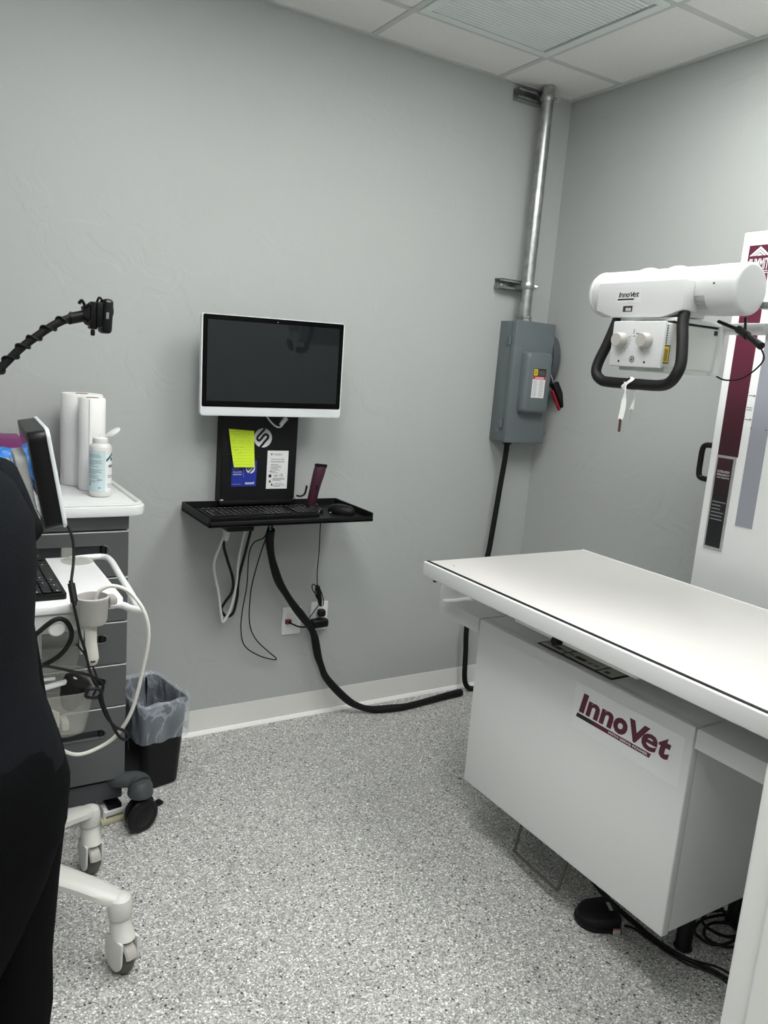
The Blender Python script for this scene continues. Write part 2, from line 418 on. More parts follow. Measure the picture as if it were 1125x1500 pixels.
# white door frame on the right side of the opening (and its twin on the left)
for nm, xj, sg in (('trim_1', DX1, -1), ('trim_2', DX0, 1)):
    t = thing(nm, None, None, (xj, YF-.06, 0), kind='structure')
    bm = B(); box(bm, xj+sg*.022, xj, YF+.012, YF-.132, 0, DH, .007, 3); obj('jamb', bm, DOORP, t)
    bm = B(); box(bm, xj+sg*.004, xj-sg*.055, YF-.002, YF+.012, 0, DH+.05, .005, 3); obj('casing', bm, DOORP, t)
    bm = B(); box(bm, xj+sg*.036, xj+sg*.02, YF-.132, YF-.030, 0, DH, .005, 3); obj('door_stop', bm, DOORP, t)
    bm = B(); box(bm, xj+sg*.004, xj-sg*.055, YF-.118, YF-.134, 0, DH+.05, .005, 3); obj('casing', bm, DOORP, t)
t = thing('trim_3', None, None, ((DX0+DX1)/2, YF-.06, DH), kind='structure')
bm = B(); box(bm, DX0+.022, DX1-.022, YF+.012, YF-.132, DH-.022, DH, .004, 2); obj('head_jamb', bm, DOORP, t)

# ================================================================== X-RAY TABLE
tb = thing('x_ray_table', 'long white x-ray table with a black edge strip and a white cabinet below', 'table', (-.81, -1.4, 0))
TX0, TX1, TY0, TY1, TZ = -1.165, -.467, -2.21, -.835, .90
bm = B(); box(bm, TX0+.019, TX1, TY0, TY1, TZ-.03, TZ, .003, 2); obj('tabletop', bm, LAMIN, tb)
bm = B(); box(bm, TX0, TX0+.0105, TY0-.002, TY1+.002, TZ-.046, TZ+.001, .004, 3)
box(bm, TX0+.01, TX0+.05, TY0, TY1, TZ-.046, TZ-.036, .001, 1); box(bm, TX1-.001, TX1+.006, TY0, TY1, TZ-.04, TZ+.001, .002, 2)
obj('edge_rail', bm, WHITE, tb)
bm = B(); box(bm, TX0+.010, TX0+.021, TY0, TY1+.001, TZ-.02, TZ+.0015); obj('black_strip', bm, BLACK, tb)
bm = B(); box(bm, TX0+.02, TX1-.02, TY0+.02, TY1-.02, TZ-.045, TZ-.03, .001, 1); obj('underframe', bm, WHITE, tb)
bm = B(); lathe(bm, [(0, 0), (.003, 0), (.003, .001), (0, .001)], T(-1.098, -.905, TZ), 12); obj('screw', bm, STEEL, tb)
bm = B(); lathe(bm, [(.004, 0), (.007, .002), (.007, .008), (.004, .010)], T(-1.15, -.885, TZ-.056), 14); obj('foot_pad', bm, RUBBER, tb)
# shelf channels left and right of the cabinet
FX = -1.045
bm = B()
prof = [(FX, .700), (FX, .743), (FX+.003, .747), (-.52, .747), (-.52, .700), (-.532, .700), (-.532, .735), (FX+.012, .735), (FX+.012, .700)]
loft(bm, [[Vector((x, y, z)) for x, z in prof] for y in (-.778, -.992)])
box(bm, FX, -.52, -.790, -.778, .700, TZ-.044, .002, 2)
obj('left_shelf', bm, WHITE, tb)
bm = B(); loft(bm, [[Vector((x, y, z)) for x, z in prof] for y in (-1.803, -2.20)]); box(bm, FX, -.52, -2.20, -2.188, .700, TZ-.044, .002, 2)
obj('right_shelf', bm, WHITE, tb)
# cabinet
cz0, cz1, cy0, cy1 = .20, .748, -1.797, -.998
bm = B(); box(bm, FX, FX+.026, cy0, cy1, cz0, cz1, .004, 3); obj('front_panel', bm, WHITE, tb)
bm = B(); box(bm, FX+.0285, -.50, cy0+.002, cy1-.002, cz0+.004, cz1-.001, .003, 2); obj('cabinet_body', bm, WHITE, tb)
bm = B(); box(bm, FX+.02, FX+.04, cy0+.006, cy1-.006, cz0+.01, cz1-.006); obj('seam_gasket', bm, GREYP, tb)
bm = B(); box(bm, FX+.032, FX+.05, cy0-.012, cy0+.002, .694, .700, .001, 1); obj('hinge_pin', bm, BLACK, tb)
for x, y in ((-.785, -1.69), (-.785, -1.10), (-.56, -1.69), (-.56, -1.10)):
    bm = B(); lathe(bm, [(.024, 0), (.026, .004), (.022, .012), (.021, .21)], T(x, y, 0), 20); obj('leg', bm, BLACK, tb)
# upper posts carrying the floating top, hidden in the gap
for y in (-1.07, -1.73):
    bm = B(); box(bm, -.78, -.6, y-.03, y+.03, cz1-.002, TZ-.044, .002, 1); obj('post', bm, WHITE, tb)
# slot rail under the lip
bm = B(); box(bm, -1.118, -1.03, -1.235, -1.675, .826, .853, .003, 2); obj('tray_rail', bm, WHITE, tb)
bm = B(); lathe(bm, [(.010, 0), (.014, .003), (.014, .018), (.011, .022)], T(-1.116, -1.415, .832) @ RY(-PI/2), 16); obj('knob', bm, BLACK, tb)
# control panel
M = frame((-1.018, -1.232, cz1), (0, -1, 0), (1, 0, 0))    # local x runs toward the viewer's right, y inward
cp = obj('control_panel', plate(B(), M, .286, .118, .0012), BLACK, tb)
def film(x, y, w_, h_): obj('panel_film', plate(B(), M, w_, h_, .0008, .002, x, y, .0012), OLIVE, cp)
film(.007, .008, .085, .045); film(.007, .058, .085, .052); film(.099, .008, .122, .102); film(.228, .008, .050, .102)
for x, y in ((.034, .022), (.128, .022)):
    obj('display', plate(B(), M, .036, .015, .0005, 0, x, y, .002), BLACK, cp)
bm = B()
for x, y in ((.012, .024), (.022, .024), (.076, .024), (.084, .024), (.105, .024), (.113, .024), (.175, .024), (.183, .024), (.195, .026), (.204, .026)): plate(bm, M, .005, .010, .0004, 0, x, y, .002)
for x, y in ((.12, .08), (.19, .085)): plate(bm, M, .006, .006, .0004, 0, x, y, .002)
plate(bm, M, .02, .003, .0003, 0, .145, .078, .002); plate(bm, M, .04, .003, .0003, 0, .025, .09, .002)
plate(bm, M, .016, .014, .0003, 0, .24, .018, .002); plate(bm, M, .018, .003, .0003, 0, .243, .085, .002)
obj('button_print', bm, INK, cp, kind='stuff')
# big logo sticker on the front panel
M = frame((FX-.0002, -1.425, .585), (0, -1, 0), (0, 0, 1))   # plane facing -x; local x to the viewer's right
M = M @ Matrix.Diagonal((1, 1, 1, 1))
st = obj('logo_sticker', plate(B(), M, .352, .128, .0004, .003), STICKER, tb)
LET = (('I', 0, .029, .056), ('n', .024, .047, .043), ('n', .071, .047, .043), ('o', .1195, .0455, .0445), ('V', .168, .064, .056), ('e', .211, .047, .0445), ('t', .2605, .0355, .055))
def logo(M, s, m, parent, th, k=1):
    for c, x, w_, h_ in LET: text('logo_letter', c, M @ T(x*s, (-.0008 if c in 'oe' else 0)*s, 0), w_*s, h_*s, m, parent, bold=(.024 if c == 'e' else .035 if c == 'n' else .045)*k, shear=.16, thick=th)
logo(M @ T(.022, .050, .0004), 1, MAROON, st, .0006)
BARM = ramp_mat('black_to_maroon_print', [(0, (.10, .012, .032)), (.72, (.10, .012, .032)), (.8, (.01, .01, .01)), (1, (.008, .008, .008))], 'Y')
bb = obj('logo_underline', prism(B(), [(.014, .033), (.018, .045), (.266, .045), (.262, .033)], .0004, M @ T(0, 0, .0004)), BARM, st)
text('logo_tagline', 'WITH 20KHz POWER', M @ T(.128, .036, .0008), .128, .0062, WINK, st, bold=.02, thick=.0003)
# small chips in the paint
# foot lever of bent rod
one('foot_lever', tube(B(), [(-.93, -1.185, .203), (-.935, -1.188, .19), (-.975, -1.200, .058), (-.983, -1.206, .050), (-.985, -1.215, .049), (-.992, -1.388, .049), (-.990, -1.400, .050), (-.984, -1.404, .058), (-.945, -1.398, .19), (-.94, -1.397, .203)], 0.0046, 8, 3), RODM,
    'bent steel wire foot lever hanging below the white cabinet', 'lever')
# foot pedal
fp = thing('foot_pedal', 'black plastic foot switch on the floor below the cabinet corner', 'pedal', (-.91, -1.52, 0))
a = math.radians(-27); MP = T(-.925, -1.508, 0) @ RZ(a) @ Matrix.Diagonal((.80, 1.08, .82, 1))
def dshape(s, n=10):
    out = [(.062*s, -.052*s), (.062*s, .052*s)]
    for k in range(1, n): 
        t_ = PI/2+PI*k/n; out.append((-.01*s+.075*s*math.cos(t_)*1.0, .052*s*math.sin(t_)))
    return out
bm = B(); prism(bm, dshape(1), .018, MP, .003); obj('base_plate', bm, BLACK, fp)
bm = B(); loft(bm, [[MP @ Vector((x, y, z+.018*(x+.06)/.12*(z > .02))) for x, y in dshape(s)] for s, z in ((.94, .018), (.93, .03), (.88, .037), (.80, .040))]); obj('treadle', bm, BLACKM, fp)
bm = B(); box(bm, .058, .072, -.03, .03, .010, .038, .004, 2, MP); obj('rear_housing', bm, BLACK, fp)
M2 = MP @ T(.044, -.015, .0555) @ RZ(PI/2)
obj('rating_label', plate(B(), M2, .032, .013, .0005), SILVER, fp)
M2 = MP @ T(.030, -.0525, .004) @ RX(PI/2)
lb = obj('warning_label', plate(B(), M2, .026, .020, .0006), PAPER, fp)
obj('label_header', plate(B(), M2, .026, .004, .0004, 0, 0, .016, .0006), RED, lb)
obj('label_print', lines(B(), M2, [(.002, .012-.003*k, .021, .001) for k in range(4)], z=.0006), GINK, lb)
# cables near the pedal
one('pedal_cable', tube(B(), [(-.886, -1.572, .016), (-.862, -1.585, .008), (-.854, -1.64, .006), (-.838, -1.733, .006), (-.800, -1.795, .006), (-.792, -1.86, .006), (-.79, -2.0, .006), (-.76, -2.15, .006)], .0032, 8, 5), RUBBER,
    'thin black cable running from the foot switch along the floor', 'cable')
for k, (dx, r, lab) in enumerate(((0, .0045, 'thicker black cable lying along the front edge of the cabinet'), (.012, .003, 'thin black cable lying beside the thicker one at the cabinet edge'))):
    one('floor_cable', tube(B(), [(-.70+dx, -1.20, .2), (-.74+dx, -1.25, .03), (-.80+dx, -1.35, r+.001), (-.835+dx, -1.464, r), (-.842+dx, -1.568, r), (-.842+dx, -1.648, r), (-.822+dx, -1.728, r), (-.786+dx*2, -1.789, r), (-.775+dx*2, -1.86, r), (-.76+dx*2, -2.0, r), (-.75+dx, -2.18, r)], r, 8, 5), RUBBER, lab, 'cable')
def coil(cx, cy, r, n, sy=1, ph=0, z=.006, dz=.006):
    return [(cx+r*(1+.06*math.sin(3*t_+ph))*math.cos(t_), cy+r*sy*math.sin(t_), z+dz*(1+math.sin(t_*.5+ph))) for t_ in [ph+2*PI*k/14 for k in range(int(14*n)+1)]]
one('coiled_cable', tube(B(), [(-.55, -1.70, .16), (-.57, -1.70, .06)]+coil(-.652, -1.722, .062, 1.0, .75, 0)+coil(-.615, -1.690, .060, 1.0, .8, .6)+coil(-.655, -1.700, .075, .8, .6, 1.2)+[(-.60, -1.66, .06), (-.58, -1.64, .17)], .0042, 8, 3), RUBBER,
    'black power cable coiled in loops on the floor under the cabinet', 'cable')
one('cable_bundle', tube(B(), [(-.52, -1.72, .20), (-.54, -1.73, .08), (-.575, -1.735, .035), (-.60, -1.76, .02), (-.56, -1.80, .015), (-.52, -1.86, .01), (-.53, -1.95, .012)], .011, 10, 5), SLEEVE,
    'thick knotted black cable bundle under the cabinet, right of the coil', 'cable')

# ================================================================== X-RAY COLUMN CABINET (right wall)
sx, sy0, sy1, sz = -.30, -1.78, -1.185, 2.0
sd = thing('x_ray_column', 'tall white x-ray column cabinet with maroon stripe standing against the right wall', 'cabinet', (-.15, -1.48, 0))
bm = B(); box(bm, sx, -.012, sy0, sy1, 0, sz, .005, 3); obj('cabinet_shell', bm, WHITE2, sd)
M = frame((sx-.0002, -1.214, 0), (0, -1, 0), (0, 0, 1))
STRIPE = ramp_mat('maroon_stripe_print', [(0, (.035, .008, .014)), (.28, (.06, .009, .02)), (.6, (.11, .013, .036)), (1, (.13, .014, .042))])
PLAQ = ramp_mat('maroon_black_plaque', [(0, (.006, .008, .008)), (.45, (.008, .009, .009)), (.75, (.022, .008, .011)), (1, (.04, .009, .016))])
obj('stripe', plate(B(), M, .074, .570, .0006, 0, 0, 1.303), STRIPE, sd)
pq = obj('plaque', plate(B(), M, .070, .310, .003, 0, 0, .992), SILVER, sd)
obj('plaque_face', plate(B(), M, .056, .294, .0008, 0, .006, 1.001, .003), PLAQ, pq)
for s, z, h_, w_ in (('ULTRA-HIGH', 1.247, .008, .044), ('FREQUENCY', 1.236, .008, .046), ('X-RAY GENERATOR', 1.229, .0045, .046)):
    text('plaque_title', s, M @ T(.011, z, .0038), w_, h_, SINK, pq, bold=.02, thick=.0003)
bm = B(); lines(bm, M, [(.010, 1.149-.0115*k, l, .0035) for k, l in enumerate((.048, .032, .032, .046, .042, .044))], z=.0038); obj('plaque_print', bm, GINK, pq)
lg = obj('logo_badge', plate(B(), M, .078, .082, .0008, 0, -.002, 1.876), MAROON, sd)
def poly(bm, pts, M, t=.0005, z=0): return prism(bm, pts, t, M @ T(0, 0, z))
bm = B(); cx = .037; zb = 1.926
for a_, b_ in ((.0345, .0245), (.021, .014), (.010, 0)):
    if b_: poly(bm, [(cx-a_, zb), (cx, zb+a_*.80), (cx+a_, zb), (cx+b_, zb), (cx, zb+b_*.80), (cx-b_, zb)], M, z=.0008)
    else: poly(bm, [(cx-a_, zb), (cx, zb+a_*.80), (cx+a_, zb)], M, z=.0008)
obj('logo_peak', bm, WINK, lg)
text('logo_word', 'SUMMIT', M @ T(.004, 1.884, .0008), .068, .034, WINK, lg, bold=.01, thick=.0004)
bm = B(); lines(bm, M, [(.004, 1.879, .068, .002)], z=.0008); obj('logo_rule', bm, WINK, lg)
obj('grey_channel', plate(B(), M, .060, .72, .0010, 0, .102, 1.088), mat('slate_grey_channel', (.30, .31, .35), .45, var=.02), sd)
bm = B()
for z, l in ((1.50, .022), (1.462, .026), (1.455, .026), (1.425, .024)): lines(bm, M, [(.076, z, l*.75, .0022)], t=.0004)
for z in (1.497, 1.423): poly(bm, [(.094, z), (.100, z+.004), (.094, z+.008)], M, .0005)
for z in (1.508, 1.432): lines(bm, M, [(.072, z, .004, .003)], t=.0004)
obj('position_marks', bm, GINK, sd, kind='stuff')
bm = B()
for x, z in ((.104, 1.40), (.155, 1.40)): lathe(bm, [(0, 0), (.002, 0), (.002, .001), (0, .001)], M @ T(x, z, .0010), 10)
obj('channel_screws', bm, INK, sd)
bm = B(); tube(bm, [(-.275, -1.186, 1.326), (-.275, -1.150, 1.326), (-.275, -1.136, 1.314), (-.275, -1.134, 1.27), (-.275, -1.136, 1.226), (-.275, -1.150, 1.214), (-.275, -1.186, 1.214)], .0095, 10, 3)
for z in (1.326, 1.214): lathe(bm, [(.013, 0), (.013, .006), (.010, .008)], T(-.275, -1.186, z) @ RX(-PI/2), 14)
obj('side_handle', bm, BLACK, sd)

# ================================================================== X-RAY TUBE HEAD
hd = thing('x_ray_tube_head', 'white x-ray tube head with collimator and black handlebar hanging over the table', 'x-ray head', (-.8, -1.38, 1.757))
MY = T(-.80, -1.098, 1.757) @ RX(PI/2)       # local z runs toward -y
def arc(r, l, c, n=5): return [(r-c+c*math.cos(a_), l-c+c*math.sin(a_)) for a_ in [PI/2*k/n for k in range(n+1)]]
R0 = .0625
prof = [(0, 0), (R0-.022, 0)]+[(R0-.022+.022*math.sin(PI/2*k/5), .022-.022*math.cos(PI/2*k/5)) for k in range(1, 6)]+[(R0, .46)]
bm = B(); lathe(bm, prof+[(R0-.004, .462), (0, .462)], MY, 48); obj('tube_housing', bm, HEADW, hd)
bm = B(); lathe(bm, [(R0-.003, .405), (R0+.0012, .405)]+arc(R0+.0012, .494, .010)+[(0, .494)], MY, 48); obj('end_cap', bm, HEADW, hd)
for d in (.165, .262):
    bm = B(); lathe(bm, [(R0-.002, d), (R0+.004, d+.001), (R0+.005, d+.006), (R0+.005, d+.020), (R0+.004, d+.025), (R0-.002, d+.026)], MY, 48); obj('clamp_band', bm, HEADW, hd)
bm = B(); lathe(bm, [(R0-.002, .020), (R0+.0008, .021), (R0+.0008, .023), (R0-.002, .024)], MY, 48); obj('seam_ring', bm, WHITE, hd)
bm = B(); lathe(bm, [(0, 0), (.0028, 0), (.0028, .001), (0, .001)], T(-.80, -1.53, 1.757) @ RY(math.radians(-82)) @ T(0, 0, R0+.0008), 10); obj('set_screw', bm, INK, hd)
# curved rating label low on the housing
bm = B(); n = 8; r_ = R0+.0018
g0 = [[Vector((-.80+rr2*math.cos(a_), y, 1.757+rr2*math.sin(a_))) for rr2, a_ in [(r_, math.radians(197+36*k/n)) for k in range(n+1)]+[(r_-.004, math.radians(197+36*k/n)) for k in range(n, -1, -1)]] for y in (-1.425, -1.505)]
loft(bm, g0); obj('rating_label', bm, SILVER, hd)
bm = B()
for k in range(6):
    a_ = math.radians(201+5*k); l0 = (.06, .05, .062, .04, .055, .03)[k]
    Ml = frame((-.80+(r_+.0001)*math.cos(a_), -1.430, 1.757+(r_+.0001)*math.sin(a_)), (0, -1, 0), (math.sin(a_), 0, -math.cos(a_)))
    lines(bm, Ml, [(0, 0, l0, .0016)], z=0)
obj('label_print', bm, GINK, hd)
# front housing
def yz(x, y, z): return Vector((x, y, z))
pf = [(-1.187, 1.775), (-1.474, 1.775), (-1.476, 1.700), (-1.414, 1.682), (-1.250, 1.682), (-1.186, 1.702)]
bm = B()
M = frame((-.843, 0, 0), (0, -1, 0), (0, 0, 1))
prism(bm, [(-y, z) for y, z in pf][::-1], .057, M, .0016); obj('front_housing', bm, HEADW, hd)
bm = B(); box(bm, -.86, -.79, -1.462, -1.20, 1.686, 1.772, .003, 2); obj('housing_neck', bm, HEADW, hd)
M = frame((-.9002, -1.262, 1.715), (0, -1, 0), (0, 0, 1))
sk = obj('logo_sticker', plate(B(), M, .092, .040, .0004, .002, -.010, .006), mat('head_sticker', (.62, .63, .63), .3, var=.01), hd)
logo(M @ T(.001, .020, .0004), .070/.296, INK, sk, .0003, .6)
obj('logo_underline', prism(B(), [(-.001, .0125), (.0, .0165), (.056, .0165), (.055, .0125)], .0004, M @ T(0, 0, .0004)), INK, sk)
M = frame((-.9002, -1.284, 1.697), (0, -1, 0), (0, 0, 1))
wn = obj('counter_window', plate(B(), M, .032, .015, .0006), INK, hd)
obj('counter_digits', lines(B(), M, [(.010, .002, .005, .008), (.016, .002, .005, .008), (.022, .002, .006, .008)], z=.0006), SINK, wn)
# mounting plates
bm = B(); box(bm, -.89, -.66, -1.46, -1.27, 1.672, 1.683, .002, 2); obj('mount_plate', bm, WHITE, hd)
bm = B(); box(bm, -.90, -.72, -1.455, -1.33, 1.667, 1.673); obj('swivel_ring', bm, DARK, hd)
for y in (-1.30, -1.36): obj('mount_screw', lathe(B(), [(.004, -.004), (.005, 0), (.005, .006)], T(-.885, y, 1.668), 10), BLACK, hd)
# collimator
co = obj('collimator_body', box(B(), -.926, -.715, -1.456, -1.296, 1.556, 1.667, .004, 3), ARMW, hd)
bm = B(); box(bm, -.936, -.925, -1.462, -1.291, 1.552, 1.669, .003, 2); fpn = obj('face_plate', bm, HEADW, hd)
bm = B(); box(bm, -.716, -.700, -1.466, -1.286, 1.545, 1.674, .002, 2); obj('rear_flange', bm, WHITE, hd)
bm = B(); box(bm, -.905, -.73, -1.450, -1.30, 1.543, 1.557, .002, 2); obj('lower_tray_rail', bm, ARMW, hd)
bm = B(); box(bm, -.735, -.722, -1.4585, -1.455, 1.650, 1.662, .001, 1); obj('rear_latch', bm, INK, hd)
M = frame((-.9362, -1.291, 1.552), (0, -1, 0), (0, 0, 1))
for x, z, a0 in ((.036, .068, 10), (.119, .068, -20)):
    bm = B(); lathe(bm, [(.0200, 0), (.0200, .004), (.0188, .006), (.0182, .021), (.0165, .0235), (0, .0235)], M @ T(x, z, 0), 36); kb = obj('knob', bm, GREYP, fpn)
    # radial tick marks belong to the face
bm = B()
for x, z, a0, a1 in ((.036, .068, -60, 20), (.119, .068, -170, -110)):
    for k in range(9):
        a_ = math.radians(a0+(a1-a0)*k/8); Mk = M @ T(x, z, 0) @ RZ(a_)
        lines(bm, Mk, [(.023, -.0004, .006 if k % 2 else .009, .0008)], t=.0004)
lines(bm, M, [(.073, .078, .008, .0015), (.082, .084, .018, .002)], t=.0004)
for k in range(4): lathe(bm, [(0, 0), (.0012, 0), (.0012, .0004), (0, .0004)], M @ T(.074, .086+.003*k, 0), 8)
for x in (.034, .120): lathe(bm, [(0, 0), (.0032, 0), (.0032, .0006), (0, .0006)], M @ T(x, .013, 0), 12)
for k in range(12):
    a_ = 2*PI*k/12; Mk = M @ T(.078, .019, 0) @ RZ(a_); lines(bm, Mk, [(.0065, -.001, .0015, .0045)], t=.0004)
for a_ in (.4, .4+PI/2): lines(bm, M @ T(.078, .019, 0) @ RZ(a_), [(-.006, -.001, .012, .002)], t=.0004)
obj('dial_print', bm, INK, fpn, kind='stuff')
M = frame((-.925, -1.4565, 1.565), (1, 0, 0), (0, 0, 1))
wl = obj('warning_label', plate(B(), M, .024, .046, .0005, .001, .001), INK, hd)
obj('label_face', plate(B(), M, .018, .040, .0004, 0, .004, .003, .0005), YELLOW, wl)
obj('label_print', lines(B(), M, [(.006+.0032*k, .006, .0014, .030) for k in range(4)], z=.0009), INK, wl)
obj('hazard_edge', lines(B(), frame((-.926, -1.4565, 1.615), (1, 0, 0), (0, 0, 1)), [(.001, .006*k, .010, .003) for k in range(8)], z=0), INK, hd)
# handlebar
bm = B(); tube(bm, [(-.876, -1.253, 1.695), (-.885, -1.247, 1.655), (-.896, -1.238, 1.608), (-.908, -1.2265, 1.560), (-.915, -1.230, 1.530), (-.915, -1.252, 1.512), (-.915, -1.285, 1.508), (-.915, -1.372, 1.508), (-.915, -1.450, 1.509), (-.915, -1.482, 1.518), (-.915, -1.500, 1.540), (-.908, -1.503, 1.570), (-.896, -1.488, 1.625), (-.886, -1.474, 1.662), (-.876, -1.466, 1.695)], .0145, 16, 6); obj('handlebar', bm, RUBBER, hd)
# arm to the column
bm = B(); lathe(bm, [(.013, 0), (.015, .01), (.0165, .03), (.0165, .36)], frame((-.655, -1.565, 1.655), (0, 1, 0), (0, 0, 1)), 24); obj('support_arm', bm, HEADW, hd)
bm = B(); box(bm, -.715, -.60, -1.585, -1.36, 1.662, 1.684, .004, 2); obj('arm_bracket', bm, HEADW, hd)
bm = B(); box(bm, -.60, -.29, -1.668, -1.648, 1.712, 1.735, .003, 2); box(bm, -.75, -.60, -1.668, -1.585, 1.714, 1.732, .004, 2); obj('steel_yoke', bm, GALV, hd)
bm = B(); tube(bm, [(-.78, -1.497, 1.682), (-.785, -1.565, 1.660)], .0045, 8, 0); tube(bm, [(-.785, -1.562, 1.662), (-.80, -1.60, 1.645)], .010, 10, 0); tube(bm, [(-.80, -1.596, 1.648), (-.82, -1.655, 1.620)], .0085, 10, 0, rad=lambda t_: .0065+.003*t_)
obj('locking_lever', bm, BLACK, hd)
bm = B(); tube(bm, [(-.79, -1.580, 1.690), (-.79, -1.585, 1.655)], .0035, 8, 0); obj('lever_stem', bm, BLACK, hd)
bm = B(); tube(bm, [(-.785, -1.610, 1.640), (-.72, -1.590, 1.618), (-.68, -1.572, 1.590), (-.68, -1.526, 1.547), (-.70, -1.485, 1.537), (-.712, -1.454, 1.551)], .0022, 8, 6); obj('head_cable', bm, RUBBER, hd)
# cloth ribbon tied on the handlebar
rb = thing('ribbon', 'white cloth tape tied round the black handlebar with its ends hanging down', 'ribbon', (-.915, -1.355, 1.508))
bm = B(); tube(bm, [(-.915+.0168*math.cos(a_), -1.358+.003*math.sin(a_*2), 1.508+.0168*math.sin(a_)) for a_ in [2*PI*k/12 for k in range(12)]], .0016, 8, 3, closed=True, rad=None)
for v_ in bm.verts: v_.co.y = -1.358+(v_.co.y+1.358)*4.5
obj('knot_loop', bm, PAPERT, rb)
def strap(bm, pts, wd, th=.0012, yaw=0):
    P = spline(pts, 6); n = len(P); rs = []
    for i, p in enumerate(P):
        a_ = yaw+.9*math.sin(i*.35); d = Vector((math.sin(a_), math.cos(a_), 0))*wd/2; e = Vector((-math.cos(a_), math.sin(a_), 0))*th
        rs.append([p+d+e, p-d+e, p-d-e, p+d-e])
    return loft(bm, rs)
bm = B(); strap(bm, [(-.932, -1.356, 1.512), (-.934, -1.360, 1.484), (-.931, -1.357, 1.445), (-.93, -1.352, 1.412)], .0135); strap(bm, [(-.898, -1.352, 1.512), (-.897, -1.362, 1.480), (-.899, -1.358, 1.440)], .010, yaw=.4); obj('tape_tails', bm, PAPERT, rb)
bm = B(); tube(bm, [(-.93, -1.352, 1.414), (-.931, -1.354, 1.379)], .0034, 8, 0); obj('aglet', bm, mat('dark_aglet', (.06, .02, .02), .4, var=.1), rb)
bm = B(); tube(bm, [(-.899, -1.358, 1.442), (-.90, -1.356, 1.408)], .0016, 8, 0); obj('thread_end', bm, GREYP, rb)

# ================================================================== DISCONNECT BOX, CONDUIT
db = thing('disconnect_box', 'grey steel electrical disconnect box with red and black lever in the room corner', 'electrical box', (-.165, -.06, 1.205))
bx0, bx1, bz0, bz1, by = -.278, -.050, 1.205, 1.742, -.118
bm = B(); box(bm, bx0+.004, bx1-.004, by+.006, -.001, bz0+.004, bz1-.004, .002, 2); obj('box_body', bm, GREYB, db)
bm = B(); box(bm, bx0, bx1, by, by+.030, bz0, bz1, .004, 3); obj('door', bm, GREYB, db)
dd = db.children[-1] if len(db.children) else None
M = frame((bx0, by, bz0), (1, 0, 0), (0, 0, 1))
bm = B(); rings = []
for s, z in ((.0, 0), (.002, .022), (.008, .036), (.016, .042)): rings.append([M @ Vector((x, y, z)) for x, y in rrect(.156-2*s, .278-2*s, .022, 5, .046+.078, .134+.139)])
loft(bm, rings); obj('raised_cover', bm, GREYB, db)
M2 = M @ T(.086, .208, .0422)
lb = obj('danger_label', plate(B(), M2, .074, .128, .0005), PAPER, db)
obj('label_header', plate(B(), M2, .074, .034, .0005, 0, 0, .094, .0005), INK, lb)
obj('label_red_band', plate(B(), M2, .074, .013, .0005, 0, 0, .081, .0005), RED, lb)
sq = obj('square_emblem', plate(B(), M2, .022, .028, .0004, .002, .003, .097, .001), YELLOW, lb)
text('emblem_letter', 'D', M2 @ T(.008, .103, .0015), .011, .016, INK, sq, bold=.02, thick=.0003)
text('danger_word', 'DANGER', M2 @ T(.014, .0835, .001), .050, .008, PAPER, lb, bold=.02, thick=.0003)
bm = B(); lines(bm, M2, [(.030, .100+.0055*k, .038, .0018) for k in range(4)], z=.001); obj('header_print', bm, GINK, lb)
bm = B()
for k in range(17): lines(bm, M2, [(.004, .006+.0043*k, .030*(.7+.3*((k*37) % 5)/5), .0013), (.040, .006+.0043*k, .030*(.75+.25*((k*23) % 4)/4), .0013)], z=.0005)
obj('label_print', bm, GINK, lb)
for z in (1.655, 1.290):
    bm = B(); tube(bm, [(bx0-.003, by+.034, z-.022), (bx0-.003, by+.034, z+.022)], .004, 8, 0); box(bm, bx0-.003, bx0+.002, by+.030, by+.055, z-.018, z+.018, .001, 1); obj('hinge', bm, GREYB, db)
bm = B(); lathe(bm, [(.016, 0), (.017, .0015), (.015, .0015), (.013, .0005), (.0, .0005)], T(bx0+.0035, -.055, 1.262) @ RY(-PI/2), 24); obj('knockout', bm, GREYB, db)
# switch side on the right
bm = B(); lathe(bm, [(0, 0), (.062, 0), (.062, .040), (.055, .048), (0, .048)], T(bx1-.006, -.070, 1.585) @ RY(PI/2) @ Matrix.Diagonal((1.75, 1.0, 1, 1)), 28)
obj('switch_housing', bm, mat('dark_grey_housing', (.07, .08, .085), .4, var=.03), db)
ML = T(-.036, -.130, 1.475) @ RX(math.radians(-14)) @ RY(math.radians(-24))
bm = B(); box(bm, -.013, .022, -.018, .012, -.112, .008, .007, 3, ML); lev = obj('lever', bm, BLACK, db)
bm = B(); box(bm, -.020, -.011, -.001, .014, -.116, -.020, .004, 2, ML); obj('lever_back', bm, mat('dark_red_lever', (.33, .012, .03), .4, var=.02), lev)
bm = B(); box(bm, -.006, .003, -.008, .008, -.02, .075, .002, 2, ML); box(bm, -.004, .004, -.010, .06, .055, .075, .002, 2, ML); obj('lever_shank', bm, GALV, lev)
bm = B(); box(bm, bx1-.004, bx1+.006, by+.012, by+.030, 1.238, 1.262, .002, 2); tube(bm, [(bx1+.004, by+.012, 1.262), (bx1+.010, by-.004, 1.256), (bx1+.006, by+.004, 1.240)], .0025, 6, 4); obj('door_latch', bm, GALV, db)
